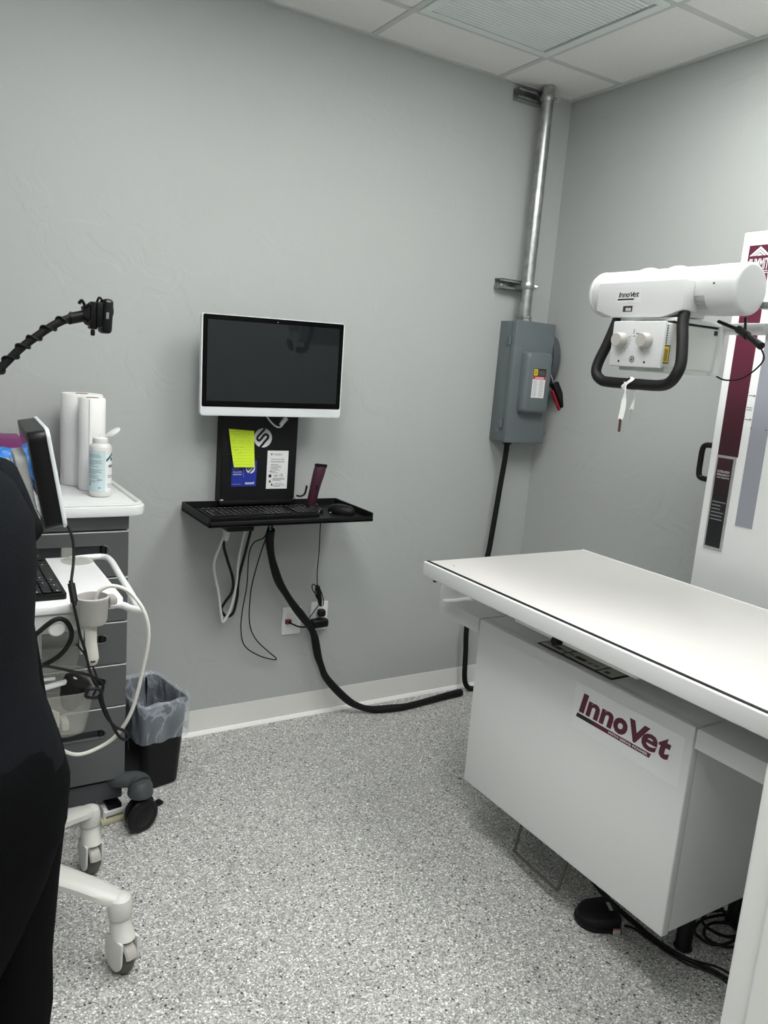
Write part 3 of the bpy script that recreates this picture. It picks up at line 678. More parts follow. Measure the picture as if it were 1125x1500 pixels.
# conduit
cn = thing('conduit', 'galvanised steel conduit rising from the grey box to the ceiling', 'conduit', (-.205, -.076, bz1))
cxx, cyy = -.203, -.072
bm = B(); tube(bm, [(cxx, cyy, bz1-.01), (cxx, cyy, H-.004)], .0265, 28, 0); obj('pipe', bm, GALV, cn)
bm = B(); lathe(bm, [(.030, -.004), (.036, 0), (.036, .006), (.031, .008), (.031, .014), (.035, .016), (.035, .024), (.028, .026)], T(cxx, cyy, bz1-.002), 8); obj('hub_nut', bm, GALV, cn)
for z in (1.893, 2.664):
    bm = B()
    box(bm, -.335, -.155, -.0035, -.001, z-.022, z+.022, .0008, 1); box(bm, -.335, -.155, -.042, -.0035, z-.022, z-.0195); box(bm, -.335, -.155, -.042, -.0035, z+.0195, z+.022)
    box(bm, -.335, -.155, -.042, -.0395, z-.022, z-.011); box(bm, -.335, -.155, -.042, -.0395, z+.011, z+.022)
    obj('strut_channel', bm, GALV, cn)
    bm = B(); lathe(bm, [(0, 0), (.008, 0), (.009, .003), (.006, .006), (0, .006)], T(-.30, -.003, z) @ RX(PI/2), 6); obj('strut_bolt', bm, CHROME, cn)
    bm = B(); tube(bm, [(cxx+.0285*math.cos(a_), cyy+.0285*math.sin(a_), z) for a_ in [PI/2+2*PI*k/24 for k in range(24)]], .012, 8, 0, closed=True, flat=1)
    for v_ in bm.verts:
        d = Vector((v_.co.x-cxx, v_.co.y-cyy)); f_ = .0285+(d.length-.0285)*.17; d = d.normalized()*f_; v_.co.x, v_.co.y = cxx+d.x, cyy+d.y; v_.co.z = z+(v_.co.z-z)*1.3
    box(bm, cxx-.006, cxx+.006, -.046, -.038, z-.014, z+.014)
    obj('pipe_clamp', bm, GALV, cn)
    bm = B(); box(bm, cxx+.026, cxx+.046, cyy-.016, cyy-.012, z-.013, z+.013, .001, 1); box(bm, cxx+.026, cxx+.046, cyy-.003, cyy+.001, z-.013, z+.013, .001, 1)
    tube(bm, [(cxx+.037, cyy-.030, z), (cxx+.037, cyy+.014, z)], .0035, 8, 0); lathe(bm, [(.007, 0), (.007, .005)], T(cxx+.037, cyy-.018, z) @ RX(PI/2), 6); tube(bm, [(cxx+.037, cyy-.008, z), (cxx+.060, cyy-.008, z)], .003, 8, 0); obj('clamp_bolt', bm, CHROME, cn)
# black cable from the box to the floor
pc = thing('power_cable', 'thick black power cable dropping from the grey box behind the table to the floor', 'cable', (-.21, -.07, 0))
bm = B(); tube(bm, [(-.222, -.070, 1.215), (-.222, -.068, 1.14), (-.226, -.058, 1.0), (-.240, -.055, .80), (-.256, -.056, .66), (-.300, -.060, .50), (-.338, -.060, .345), (-.330, -.06, .193), (-.322, -.058, .088), (-.312, -.060, .04), (-.292, -.065, .016), (-.26, -.08, .013), (-.22, -.10, .013)], .0125, 14, 6); obj('cable_sleeve', bm, SLEEVE, pc)
bm = B(); lathe(bm, [(.020, -.006), (.020, .004), (.016, .008)], T(-.222, -.07, 1.200), 8); obj('cable_gland', bm, BLACK, pc)
# ================================================================== WALL WORKSTATION
ws = thing('wall_mount', 'black steel wall mount plate with keyboard tray on the back wall under the monitor', 'wall mount', (-1.42, -.03, .95))
px0, px1, pz0, pz1, py = -1.570, -1.266, .952, 1.56, -.055
bm = B(); box(bm, px0, px1, py, py+.004, pz0, pz1, .001, 1); box(bm, px0, px0+.004, py+.004, -.001, pz0, pz1); box(bm, px1-.004, px1, py+.004, -.001, pz0, pz1); obj('back_plate', bm, BLACKM, ws)
bm = B(); box(bm, px0+.004, px1-.004, py-.002, py, .952, 1.135, .001, 1); obj('lower_cover', bm, BLACKM, ws)
bm = B(); box(bm, -1.55, -1.28, py-.055, py, 1.35, 1.50, .004, 2); obj('vesa_bracket', bm, BLACKM, ws)
tx0, tx1, ty0, ty1, tz = -1.702, -1.058, -.325, -.018, .952
bm = B(); box(bm, tx0, tx1, ty0, ty1, tz-.030, tz-.026)
box(bm, tx0, tx1, ty1-.004, ty1, tz-.03, tz, .001, 1); box(bm, tx0, tx0+.006, ty0, ty1, tz-.034, tz, .0015, 1); box(bm, tx1-.006, tx1, ty0, ty1, tz-.034, tz, .0015, 1)
box(bm, tx0, tx1, ty0, ty0+.005, tz-.034, tz-.014, .0015, 1)
obj('tray', bm, BLACKM, ws)
for x in (px0-.003, px1-.012): obj('tray_clip', box(B(), x, x+.014, py-.016, py-.004, .955, .967, .003, 2), CHROME, ws)
bm = B(); box(bm, px0-.004, px1+.004, py-.014, py, .945, .960, .002, 2); obj('hinge_bar', bm, BLACKM, ws)
bm = B(); tube(bm, [(-1.268, -.085, .978), (-1.252, -.086, .976), (-1.236, -.088, .986), (-1.230, -.09, 1.018)], .0065, 8, 5, flat=.6); obj('cable_hook', bm, BLACK, ws)
bm = B(); box(bm, -1.615, -1.515, -.27, -.12, .888, .921, .004, 2); obj('power_strip', bm, BLACK, ws)
M = frame((0, py-.0003, 0), (1, 0, 0), (0, 0, 1))
def slogo(M, r, m, parent, nm='round_logo', cutm=None, z=0):
    d = obj(nm, lathe(B(), [(0, 0), (r, 0), (r, .0005), (0, .0005)], M @ T(0, 0, z), 40), m, parent)
    # the S groove: one bent band across the disc
    w_ = r*.13; q = r
    pts = [(-.28*q, -.98*q), (.30*q, -.28*q), (.55*q, .02*q), (.50*q, .28*q), (.26*q, .38*q), (.05*q, .22*q), (-.22*q, -.12*q), (-.42*q, -.28*q), (-.62*q, -.14*q), (-.60*q, .10*q), (-.40*q, .33*q), (.18*q, .97*q)]
    P = spline([Vector((x, y, z+.0006)) for x, y in pts], 6)
    bm = B(); vs1 = []
    for i, p in enumerate(P):
        t_ = (P[min(i+1, len(P)-1)]-P[max(i-1, 0)]).normalized(); n_ = Vector((-t_.y, t_.x, 0))*w_
        vs1.append((bm.verts.new(M @ (p+n_)), bm.verts.new(M @ (p-n_))))
    for a_, b_ in zip(vs1, vs1[1:]): bm.faces.new((a_[0], a_[1], b_[1], b_[0]))
    obj('logo_groove', bm, cutm or BLACKM, d)
    return d
slogo(M @ T(-1.409, 1.198, 0), .0365, LOGOG, ws)
BLK2 = BLUE
# blue business card and white rating label
bc = one('blue_card', plate(B(), M @ T(-1.529, 1.013, .002), .099, .098, .0008), BLUE, 'blue printed card stuck to the black wall mount under the neon note', 'card')
Mc = M @ T(-1.529, 1.013, .0028)
slogo(Mc @ T(.074, .068, 0), .0185, WINK, bc, 'card_logo', BLUE)
text('card_word', 'sound', Mc @ T(.055, .0075, 0), .036, .011, WINK, bc, bold=.03, thick=.0003)
text('card_title', 'Sound', Mc @ T(.006, .064, 0), .022, .006, SINK, bc, thick=.0003)
text('card_subtitle', 'SmartDR', Mc @ T(.006, .052, 0), .034, .0065, SINK, bc, bold=.01, thick=.0003)
bm = B(); lines(bm, Mc, [(.006, .044, .034, .003), (.005, .008, .033, .0014), (.0475, .033, .0008, .042)]); obj('card_print', bm, SINK, bc)
rl = one('rating_label', plate(B(), M @ T(-1.388, 1.002, .002), .087, .148, .0008), PAPER, 'white rating label with fine black print on the right of the black wall mount', 'label')
Mr = M @ T(-1.388, 1.002, .0028)
text('label_brand', 'VAREX', Mr @ T(.025, .130, 0), .036, .007, GINK, rl, bold=.01, thick=.0003)
bm = B(); prism(bm, [(.012, .138), (.017, .128), (.022, .138), (.019, .138), (.017, .133), (.015, .138)], .0003, Mr)
text('label_mark', 'CE', Mr @ T(.054, .048, 0), .014, .010, INK, rl, thick=.0003)
text('label_line', 'Veterinary Use Only', Mr @ T(.015, .112, 0), .055, .005, INK, rl, bold=.02, thick=.0003)
text('label_line', 'Not for Human Use', Mr @ T(.015, .103, 0), .055, .005, INK, rl, bold=.02, thick=.0003)
lines(bm, Mr, [(.015, .094-.0055*k, l, .0014) for k, l in enumerate((.030, .042, .045, .030, .040, .022, .032))]+[(.010, .067, .012, .002), (.030, .052, .018, .0014), (.030, .048, .016, .0014), (.025, .040, .05, .0014), (.025, .036, .052, .0014), (.025, .032, .035, .0014), (.035, .020, .032, .0014), (.028, .013, .048, .0014), (.028, .009, .03, .0014), (.012, .024, .005, .010), (.0095, .026, .010, .003), (.020, .012, .006, .008)])
lathe(bm, [(.0045, 0), (.0065, 0), (.0065, .0003), (.0045, .0003)], Mr @ T(.014, .050, 0), 16); box(bm, .011, .017, .048, .052, 0, .0003, M=Mr)
obj('label_print', bm, INK, rl)
# neon note, slightly curled
bm = B(); Mn = M @ T(-1.548, 1.088, .004); top, bot = [], []
nx, nz = 10, 12; gv = []
for j in range(nz+1):
    row = []
    for i in range(nx+1):
        u, v_ = i/nx, j/nz
        x = .022*(1-v_)+(.105-.022*(1-v_)-.0*(v_))*u if True else 0
        x = (1-v_)*(.022+.083*u)+v_*(.100*u); z = v_*.142-.006*u*v_
        row.append((x, z, .0015+.010*(1-v_)**2))
    gv.append(row)
for t_ in (0, .0004):
    V = [[bm.verts.new(Mn @ Vector((x, z, d+t_))) for x, z, d in r] for r in gv]
    for j in range(nz):
        for i in range(nx): bm.faces.new((V[j][i], V[j][i+1], V[j+1][i+1], V[j+1][i]))
nt_ = one('sticky_note', bm, NOTE, 'neon yellow-green lined note stuck on the upper left of the black wall mount', 'note')
bm = B()
for k in range(11):
    z = .010+.011*k; v_ = z/.142; d = .0021+.010*(1-v_)**2; x0 = .022*(1-v_)+.003; lines(bm, Mn, [(x0, z, .074+.006*v_, .0007)], z=d)
obj('ruled_lines', bm, mat('pale_rule_ink', (.35, .55, .03), .6, var=.02), nt_)
bm = B(); rnd = random.Random(3)
for z, x0, x1 in ((.131, .010, .078), (.124, .018, .085), (.116, .025, .070), (.100, .012, .024), (.093, .040, .058), (.090, .014, .022), (.073, .016, .034), (.073, .044, .062)):
    v_ = z/.142; d = .0022+.010*(1-v_)**2; x = x0
    while x < x1:
        l = rnd.uniform(.0015, .004); Ms = Mn @ T(x, z+rnd.uniform(-.001, .001), d) @ RZ(rnd.uniform(-.9, .9)); lines(bm, Ms, [(0, 0, l, .0007)]); x += l+.0008
for x, z, l, h_ in ((.028, .050, .004, .0007), (.038, .050, .006, .0007), (.028, .060, .0007, .004), (.048, .052, .0007, .006), (.028, .064, .010, .0007)):
    v_ = z/.142; lines(bm, Mn, [(x, z, l, h_)], z=.0022+.010*(1-v_)**2)
obj('handwriting', bm, mat('olive_pen_ink', (.12, .18, .02), .6, var=.02), nt_)
# monitor
mo = thing('monitor', 'white framed flat all-in-one monitor with dark screen on the back wall', 'monitor', (-1.42, -.13, 1.46))
MM = frame((-1.4165, -.150, 1.4625), (1, -.050, .020), (-.016, -.016, 1))    # local x right, y up, z toward the room
W_, H_ = .541, .351
bm = B(); prism(bm, rrect(W_, H_, .012, 6), .022, MM @ T(0, 0, -.020), .004); obj('housing', bm, MONW, mo)
bm = B(); box(bm, -.16, .16, -.10, .12, -.045, -.018, .01, 3, MM); obj('rear_bulge', bm, MONW, mo)
bm = B(); prism(bm, rrect(W_-.009, H_-.034, .006, 4, 0, .0150), .0014, MM @ T(0, 0, .0016)); obj('bezel_glass', bm, SCREENB, mo)
bm = B(); prism(bm, rrect(W_-.042, H_-.072, .001, 1, 0, .0165), .0006, MM @ T(0, 0, .0026)); obj('screen', bm, SCREEN, mo)
bm = B(); lathe(bm, [(0, 0), (.0022, 0), (.0022, .0004), (0, .0004)], MM @ T(.005, H_/2-.013, .0030), 12); obj('webcam', bm, GINK, mo)
bm = B(); lines(bm, MM, [(.17+.014*k, -H_/2+.0145, .004, .0008) for k in range(4)], z=.0021); box(bm, .236, .240, -H_/2-.001, -H_/2+.002, 0, .002, M=MM); obj('button_marks', bm, GINK, mo)
bm = B(); tube(bm, [(-1.415, -.085, 1.29), (-1.400, -.088, 1.268), (-1.378, -.095, 1.248), (-1.362, -.10, 1.245), (-1.352, -.105, 1.256)], .0032, 8, 5); cw = obj('cord', bm, WCABLE, mo)
bm = B(); tube(bm, [(-1.362, -.105, 1.252), (-1.342, -.11, 1.282)], .0085, 10, 0, rad=lambda t_: .007+.003*t_); obj('plug', bm, WCABLE, mo)
# keyboard on the tray
def keyboard(name, label, M, L, D, keym, cols=20, rows=5, group=None, white=False):
    """local x along the length, y depth, z up"""
    k = thing(name, label, 'keyboard', tuple(M.translation))
    bm = B(); prism(bm, rrect(L, D, .008, 4, L/2, D/2), .014, M, .002); obj('case', bm, keym, k)
    bm = B(); kw = (L-.016)/cols; kh = (D-.040)/rows
    mk = B()
    for r in range(rows+1):
        y = .008+kh*r if r < rows else D-.020
        hh = kh if r < rows else .013
        c = 0
        while c < cols:
            wd = 1
            if r == 0 and c == 4: wd = 6
            elif r in (1, 2) and c in (0, cols-7): wd = 2
            if c in (cols-5,) and r < rows: c += 1; continue
            wd = min(wd, cols-c)
            box(bm, .008+c*kw+.0011, .008+(c+wd)*kw-.0011, y+.0011, y+hh-.0011, .014, .0185, .0012, 1, M)
            if white and (c+r) % 2 == 0: lines(mk, M, [(.008+c*kw+.004, y+hh*.45, .005, .003)], t=.0003, z=.0185)
            elif not white: lines(mk, M, [(.008+c*kw+.004, y+hh*.5, .003, .003)], t=.0003, z=.0185)
            c += wd
    obj('keys', bm, BLACK, k, kind='stuff'); obj('key_print', mk, WINK if white else SINK, k, kind='stuff')
    return k
Mk = T(-1.672, -.262, .926) @ RZ(.035) @ RX(.04)
keyboard('keyboard', 'black full-size keyboard in the black wall tray under the monitor', Mk, .430, .135, BLACK)
# mouse
bm = B(); Mm = T(-1.133, -.205, .926) @ RZ(-.9)
loft(bm, [[Mm @ Vector((.058*s*math.cos(a_)*(1 if math.cos(a_) > 0 else .95), .032*s*math.sin(a_), z)) for a_ in [2*PI*k/24 for k in range(24)]] for s, z in ((.93, 0), (1, .006), (.98, .016), (.90, .025), (.74, .032), (.45, .036), (.12, .0375))])
ms = one('mouse', bm, BLACKM, 'black computer mouse at the right end of the black wall tray', 'mouse', base=(-1.133, -.205, .926))
ms['base'] = [-1.133, -.205, .926]
bm = B(); tube(bm, [Mm @ Vector((.040, 0, .0285)), Mm @ Vector((.022, 0, .0350))], .0038, 10, 0); obj('scroll_wheel', bm, RUBBER, ms)
# clipper on its charging stand
cl = thing('hair_clipper', 'maroon cordless hair clipper standing upright on its black charging stand', 'clipper', (-1.225, -.175, .926))
bm = B(); Mc2 = T(-1.240, -.165, .926)
loft(bm, [[Mc2 @ Vector((.046*s*math.cos(a_), .040*s*math.sin(a_), z)) for a_ in [2*PI*k/24 for k in range(24)]] for s, z in ((1, 0), (1.02, .006), (.92, .014), (.60, .020), (.52, .028), (.50, .034))]); obj('charging_stand', bm, BLACK, cl)
bm = B()
for dx in (-.018, .008): box(bm, dx, dx+.009, -.036, -.033, .008, .013, .001, 1, Mc2)
obj('indicator_lights', bm, WINK, cl)
MC = T(-1.245, -.165, .952) @ RY(.10) @ RX(.10)
bm = B(); loft(bm, [[MC @ Vector((cx_+wx*math.cos(a_), dy*math.sin(a_), z)) for a_ in [2*PI*k/24 for k in range(24)]] for cx_, wx, dy, z in ((0, .0165, .014, 0), (0, .0185, .016, .01), (.001, .0195, .017, .05), (.003, .021, .018, .09), (.006, .0235, .019, .125), (.008, .0245, .017, .150), (.008, .0225, .014, .158))]); obj('clipper_body', bm, MAROONP, cl)
bm = B(); box(bm, -.016, .030, -.012, .006, .156, .166, .002, 2, MC)
for k in range(16): box(bm, -.015+.0028*k, -.0137+.0028*k, -.013, -.009, .164, .170, M=MC)
obj('blade', bm, BLACKM, cl)
bm = B(); box(bm, -.004, .004, -.0195, -.0165, .070, .088, .001, 2, MC); obj('switch', bm, BLACK, cl)
bm = B(); box(bm, .060, .078, -.035, -.027, .001, .006, .001, 1, Mc2); obj('stand_tab', bm, STEEL, cl)
# outlets
def wall_plate(name, label, x0, x1, z0, z1, cat, m):
    t = thing(name, label, cat, ((x0+x1)/2, 0, (z0+z1)/2)); Mw = frame((x0, -.0005, z0), (1, 0, 0), (0, 0, 1))
    bm = B(); prism(bm, rrect(x1-x0, z1-z0, .004, 3, (x1-x0)/2, (z1-z0)/2), .006, Mw, .0018); obj('cover_plate', bm, m, t)
    bm = B(); prism(bm, rrect((x1-x0)*.52, (z1-z0)*.62, .003, 3, (x1-x0)/2, (z1-z0)/2), .0022, Mw @ T(0, 0, .006), .0006); obj('insert', bm, m, t)
    return t, Mw
t, Mw = wall_plate('data_plate', 'white wall data plate with a dark red plug, left of the power outlet', -1.264, -1.180, .376, .494, 'wall plate', WHITE2)
bm = B(); box(bm, .012, .036, .050, .068, .006, .022, .002, 2, Mw); obj('network_jack', bm, mat('dark_red_plastic', (.16, .02, .02), .4, var=.03), t)
one('data_cable', tube(B(), [(-1.240, -.022, .434), (-1.228, -.040, .430), (-1.205, -.046, .420), (-1.175, -.05, .418), (-1.165, -.05, .43)], .0035, 8, 6), RUBBER, 'short black cable from the data plate plug to the cable bundle', 'cable')
t, Mw = wall_plate('power_outlet', 'white wall power outlet with black plugs behind the cable bundle', -1.134, -1.056, .380, .506, 'outlet', WHITE2)
bm = B()
for z in (.030, .086):
    for dx in (.032, .044): box(bm, dx, dx+.002, z, z+.009, .0080, .0086, M=Mw)
obj('slots', bm, INK, t)
bm = B(); box(bm, -1.145, -1.066, -.050, -.010, .402, .440, .012, 3); ad = one('power_adapter', bm, BLACK, 'black power adapter plugged low into the white wall outlet', 'adapter')
bm = B(); box(bm, -1.112, -1.078, -.040, -.010, .447, .478, .010, 3)
one('power_plug', bm, BLACK, 'black round plug in the upper socket of the white wall outlet', 'plug')
# cables under the tray
one('white_power_cord', tube(B(), [(-1.582, -.17, .875), (-1.583, -.15, .845), (-1.586, -.12, .801), (-1.599, -.10, .723), (-1.571, -.08, .615), (-1.552, -.07, .519), (-1.542, -.07, .486), (-1.513, -.07, .542), (-1.496, -.07, .636), (-1.493, -.08, .742), (-1.477, -.10, .879), (-1.474, -.12, .922)], .0052, 10, 6), WCABLE,
    'white power cord hanging in a deep V loop under the left of the tray', 'cord')
bm = B(); lathe(bm, [(.006, -.040), (.010, -.032), (.0125, -.010), (.013, 0), (.013, .020), (.019, .026), (.019, .044)], T(-1.582, -.17, .872), 14); one('cord_connector', bm, WCABLE, 'white plug connector at the top of the white cord under the tray', 'plug')
one('black_power_cord', tube(B(), [(-1.583, -.16, .86), (-1.571, -.12, .803), (-1.547, -.10, .741), (-1.514, -.08, .658), (-1.514, -.075, .604), (-1.537, -.07, .566), (-1.546, -.055, .530), (-1.523, -.05, .500), (-1.498, -.055, .512), (-1.486, -.06, .575), (-1.484, -.065, .656), (-1.470, -.09, .776), (-1.458, -.11, .874), (-1.455, -.13, .922)], .0055, 10, 6), RUBBER,
    'black power cord hanging in an S loop beside the white cord', 'cord')
one('thin_cable_loop', tube(B(), [(-1.395, -.13, .90), (-1.405, -.11, .826), (-1.448, -.11, .804), (-1.462, -.10, .751), (-1.456, -.08, .629), (-1.462, -.06, .520), (-1.460, -.05, .437), (-1.437, -.04, .364), (-1.371, -.035, .312), (-1.300, -.03, .283), (-1.296, -.03, .292), (-1.328, -.03, .321), (-1.390, -.035, .386), (-1.425, -.05, .461), (-1.436, -.07, .573), (-1.435, -.09, .655), (-1.418, -.11, .762), (-1.402, -.12, .83), (-1.398, -.13, .90)], .0024, 8, 6), RUBBER,
    'thin black cable hanging in a long narrow loop against the wall', 'cable')
one('cable_bundle', tube(B(), [(-1.398, -.15, .862), (-1.393, -.13, .819), (-1.380, -.12, .76), (-1.363, -.115, .707), (-1.332, -.10, .64), (-1.295, -.09, .585), (-1.250, -.08, .525), (-1.203, -.072, .469), (-1.163, -.062, .42), (-1.137, -.056, .375), (-1.115, -.055, .289), (-1.096, -.055, .24), (-1.065, -.06, .175), (-.972, -.07, .075), (-.91, -.085, .035), (-.845, -.10, .0165), (-.76, -.118, .016), (-.674, -.125, .016), (-.466, -.101, .016), (-.36, -.092, .016)], .0155, 14, 6, rad=lambda t_: .0155+.0016*math.sin(t_*40)), SLEEVE,
    'thick black sleeved cable bundle sweeping from the tray down to the floor', 'cable bundle')
bm = B(); tube(bm, [(-1.406, -.15, .922), (-1.400, -.15, .852)], .0045, 8, 0)
one('teal_wire', bm, mat('teal_wire', (.03, .20, .20), .4, var=.05), 'teal wire entering the top of the black cable bundle under the tray', 'wire')
bm = B()
for a_, b_ in (((-1.375, -.15, .922), (-1.394, -.14, .86)), ((-1.388, -.16, .922), (-1.398, -.15, .86))): tube(bm, [a_, b_], .004, 8, 0)
one('black_wires', bm, RUBBER, 'short black wires joining the top of the cable bundle under the tray', 'wire')
one('clipper_cord', tube(B(), [(-1.185, -.14, .922), (-1.180, -.13, .85), (-1.168, -.11, .76), (-1.150, -.07, .66), (-1.136, -.05, .600), (-1.131, -.05, .585), (-1.153, -.045, .597), (-1.157, -.05, .578), (-1.131, -.05, .541), (-1.122, -.05, .510), (-1.103, -.05, .504), (-1.106, -.05, .542), (-1.128, -.052, .585), (-1.138, -.045, .59), (-1.140, -.05, .55), (-1.112, -.045, .512), (-1.12, -.04, .50), (-1.155, -.03, .44), (-1.14, -.03, .43)], .0021, 8, 6), RUBBER,
    'very thin black cord hanging from the tray with a tied bunch above the outlet', 'cord')
bm = B(); tube(bm, coil(0, 0, .022, 2.6, .45, 0, -.002, .004), .004, 8, 2)
bmesh.ops.transform(bm, matrix=T(-1.126, -.052, .545) @ RY(PI/2-.25) @ RZ(.1) @ Matrix.Diagonal((1.9, .9, 1, 1)), verts=bm.verts[:])
one('tied_cord_bunch', bm, RUBBER, 'small tied bunch of black cord hanging just above the power outlet', 'cord')

# ================================================================== DRAWER CHEST
ch = thing('drawer_chest', 'dark grey rolling drawer chest with white top, against the back wall behind the cart', 'cabinet', (-2.35, -.26, 0))
hx0, hx1, hy0, hy1 = -2.80, -2.008, -.50, -.035
bm = B(); box(bm, hx0, hx1, hy0+.022, hy1, .150, 1.012, .003, 2); obj('chest_body', bm, CHARC, ch)
bm = B(); box(bm, hx0+.005, hx1-.004, hy0+.012, hy1, .088, .150, .004, 2); obj('base_frame', bm, CHARC2, ch)
bm = B(); box(bm, hx0, hx1, hy0+.0, hy0+.022, .968, 1.014, .002, 2); obj('top_fascia', bm, CHARC, ch)
zs = [.964, .822, .682, .545, .408, .160]
def drawer(z1, z0):
    f = bmesh.new(); M = frame((hx0+.001, hy0+.020, z0+.003), (1, 0, 0), (0, 0, 1)); w_ = hx1-hx0-.002; h_ = z1-z0-.006
    # face with an open slot: 5 boxes round the slot
    sx0, sx1 = .12, w_-.062; sz1 = min(h_-.032, h_*.72); sz0 = sz1-.026
    if z1 > .9: sz1 = h_-.040; sz0 = sz1-.032
    box(f, 0, w_, 0, sz0, 0, .020, M=M); box(f, 0, w_, sz1, h_, 0, .020, M=M)
    box(f, 0, sx0, sz0, sz1, 0, .020, M=M); box(f, sx1, w_, sz0, sz1, 0, .020, M=M)
    d = obj('drawer', f, CHARC, ch)
    bm = B(); rs_ = (sz1-sz0)/2; tube(bm, [M @ Vector((sx0, sz0, .0195)), M @ Vector((sx1-rs_*.6, sz0, .0195))]+[M @ Vector((sx1-rs_*.6+rs_*1.0*math.sin(PI*k/10), sz0+rs_-rs_*math.cos(PI*k/10), .0195)) for k in range(1, 11)], .0034, 8, 0); obj('handle_lip', bm, CHARC, d)
    bm = B(); box(bm, sx0+.001, sx1-.001, sz0+.001, sz1-.001, .001, .003, M=M); obj('handle_recess', bm, CHARC2, d)
    bm = B(); box(bm, sx1-.016, sx1-.0005, sz0+.0005, sz1-.0005, .002, .0185, .004, 2, M=M); obj('recess_dark_plug', bm, BLACK, d)  # black plug added so the slot's right end stays dark
    bm = B(); box(bm, 0, w_, h_-.001, h_+.0015, .012, .0205, M=M); obj('edge_trim', bm, ARMW, d)
for a_, b_ in zip(zs, zs[1:]): drawer(a_, b_)
# white top with raised rim
bm = B(); prism(bm, rrect(.86, .50, .045, 8, 0, 0), .030, T(-2.392, -.279, 1.012), .009); obj('white_top', bm, CHTOP, ch)
bm = B(); P = [Vector((-2.392+x, -.279+y, 1.044)) for x, y in rrect(.835, .475, .040, 8, 0, 0)]
tube(bm, P, .008, 10, 0, closed=True, flat=.8); obj('top_rim', bm, ARMW, ch)
for x, y, yw in ((-1.962, -.545, 0), (-2.70, -.545, 0), (-2.09, -.12, PI), (-2.70, -.12, PI)):
    # curved arm from the base with twin-wheel caster
    s = 1 if y < -.3 else -1; sx_ = 1 if x > -2.3 else -1
    bm = B(); hx = hx1 if sx_ > 0 else hx0
    tube(bm, [(hx-sx_*.05, y+s*.10, .135), (hx-sx_*.01, y+s*.055, .150), (x-sx_*.012, y+s*.028, .155), (x-sx_*.004, y+s*.004, .150)], .03, 14, 5, rad=lambda t_: .026+.009*t_, flat=.8)
    lathe(bm, [(.038, 0), (.040, .006), (.037, .030), (.026, .046), (0, .052)], T(x-sx_*.006, y+s*.004, .116), 22)
    arm = obj('caster_arm', bm, CHARC2, ch)
    for k, dy in enumerate((-.030, .008)):
        Mw = T(x, y+dy, .053) @ RZ(.35*s) @ RX(-PI/2)
        bm = B(); lathe(bm, [(0, 0), (.030, 0), (.034, .003), (.046, .002), (.052, .005), (.0545, .011), (.052, .018), (.046, .021), (0, .021)], Mw, 32); obj('caster_wheel', bm, BLACK, arm)
    bm = B(); box(bm, x-.022, x+.022, y-.020, y+.022, .06, .122, .008, 2); obj('caster_fork', bm, BLACK, arm)
    bm = B(); box(bm, x+.048, x+.072, y-.012, y+.012, .056, .068, .003, 2, T(x, y, 0) @ RZ(.35*s) @ T(-x, -y, 0)); obj('brake_tab', bm, BLACK, arm)
ff = thing('foam_pad', 'small yellowish pad with black and white top on the floor beside the black caster', 'pad', (-2.04, -.46, 0))
Mf = T(-2.035, -.452, 0) @ RZ(.15)
bm = B(); box(bm, -.045, .045, -.035, .035, 0, .016, .004, 2, Mf); obj('foam_base', bm, YELF, ff)
bm = B(); box(bm, -.034, .044, -.02, .035, .030, .050, .003, 2, Mf @ RX(.25)); box(bm, -.036, -.026, -.025, .03, .014, .052, .002, 1, Mf); box(bm, .030, .040, -.025, .03, .014, .048, .002, 1, Mf); obj('white_bracket', bm, WHITE2, ff)
bm = B(); box(bm, -.022, .022, -.028, .02, .045, .062, .003, 2, Mf); obj('black_clip', bm, BLACK, ff)
# things on the chest
TZ2 = 1.0425
def roll(label, x, y, r, h_, core):
    t = thing('paper_towel_roll', label, 'paper towel', (x, y, TZ2))
    bm = B(); lathe(bm, [(core, 0), (r-.003, 0), (r, .004), (r*.995, h_*.3), (r*1.003, h_*.6), (r, h_-.004), (r-.003, h_), (core, h_-.001)], T(x, y, TZ2), 48)
    tube(bm, [(x+r*.93*math.cos(-1.9), y+r*.93*math.sin(-1.9), TZ2+.004), (x+r*.93*math.cos(-1.9), y+r*.93*math.sin(-1.9), TZ2+h_-.004)], .006, 6, 0)
    obj('paper', bm, PAPERT, t)
    bm = B(); lathe(bm, [(core+.0005, .001), (core+.0005, h_+.001), (core-.002, h_+.001), (core-.002, .001)], T(x, y, TZ2), 28); obj('core', bm, CARD, t)
roll('fat white paper towel roll at the back of the chest top', -2.074, -.122, .065, .296, .019)
roll('slim white paper towel roll standing in front of the fat roll', -2.064, -.236, .0400, .292, .018)
bo = thing('squeeze_bottle', 'white squeeze bottle with pale blue label and flip cap open, on the chest corner', 'bottle', (-2.052, -.355, TZ2))
Mb = T(-2.061, -.352, TZ2); rb_ = .0325
bm = B(); lathe(bm, [(0, .001), (rb_-.006, 0), (rb_-.001, .005), (rb_, .012), (rb_, .150), (rb_-.002, .157), (rb_-.008, .163), (.020, .165)], Mb, 36); obj('bottle_body', bm, BOTTLE, bo)
bm = B(); lathe(bm, [(.022, .160), (.0235, .163), (.0235, .178), (.021, .181), (0, .182)], Mb, 28); obj('cap', bm, WHITE2, bo)
bm = B(); lathe(bm, [(0, 0), (.021, 0), (.025, .004), (.0255, .009), (.021, .012), (0, .0125)], Mb @ T(.038, -.004, .190) @ RY(-.62) , 26); obj('flip_lid', bm, WHITE2, bo)
bm = B(); lathe(bm, [(.003, .18), (.0045, .183), (.003, .190)], Mb, 12); obj('nozzle', bm, WHITE2, bo)
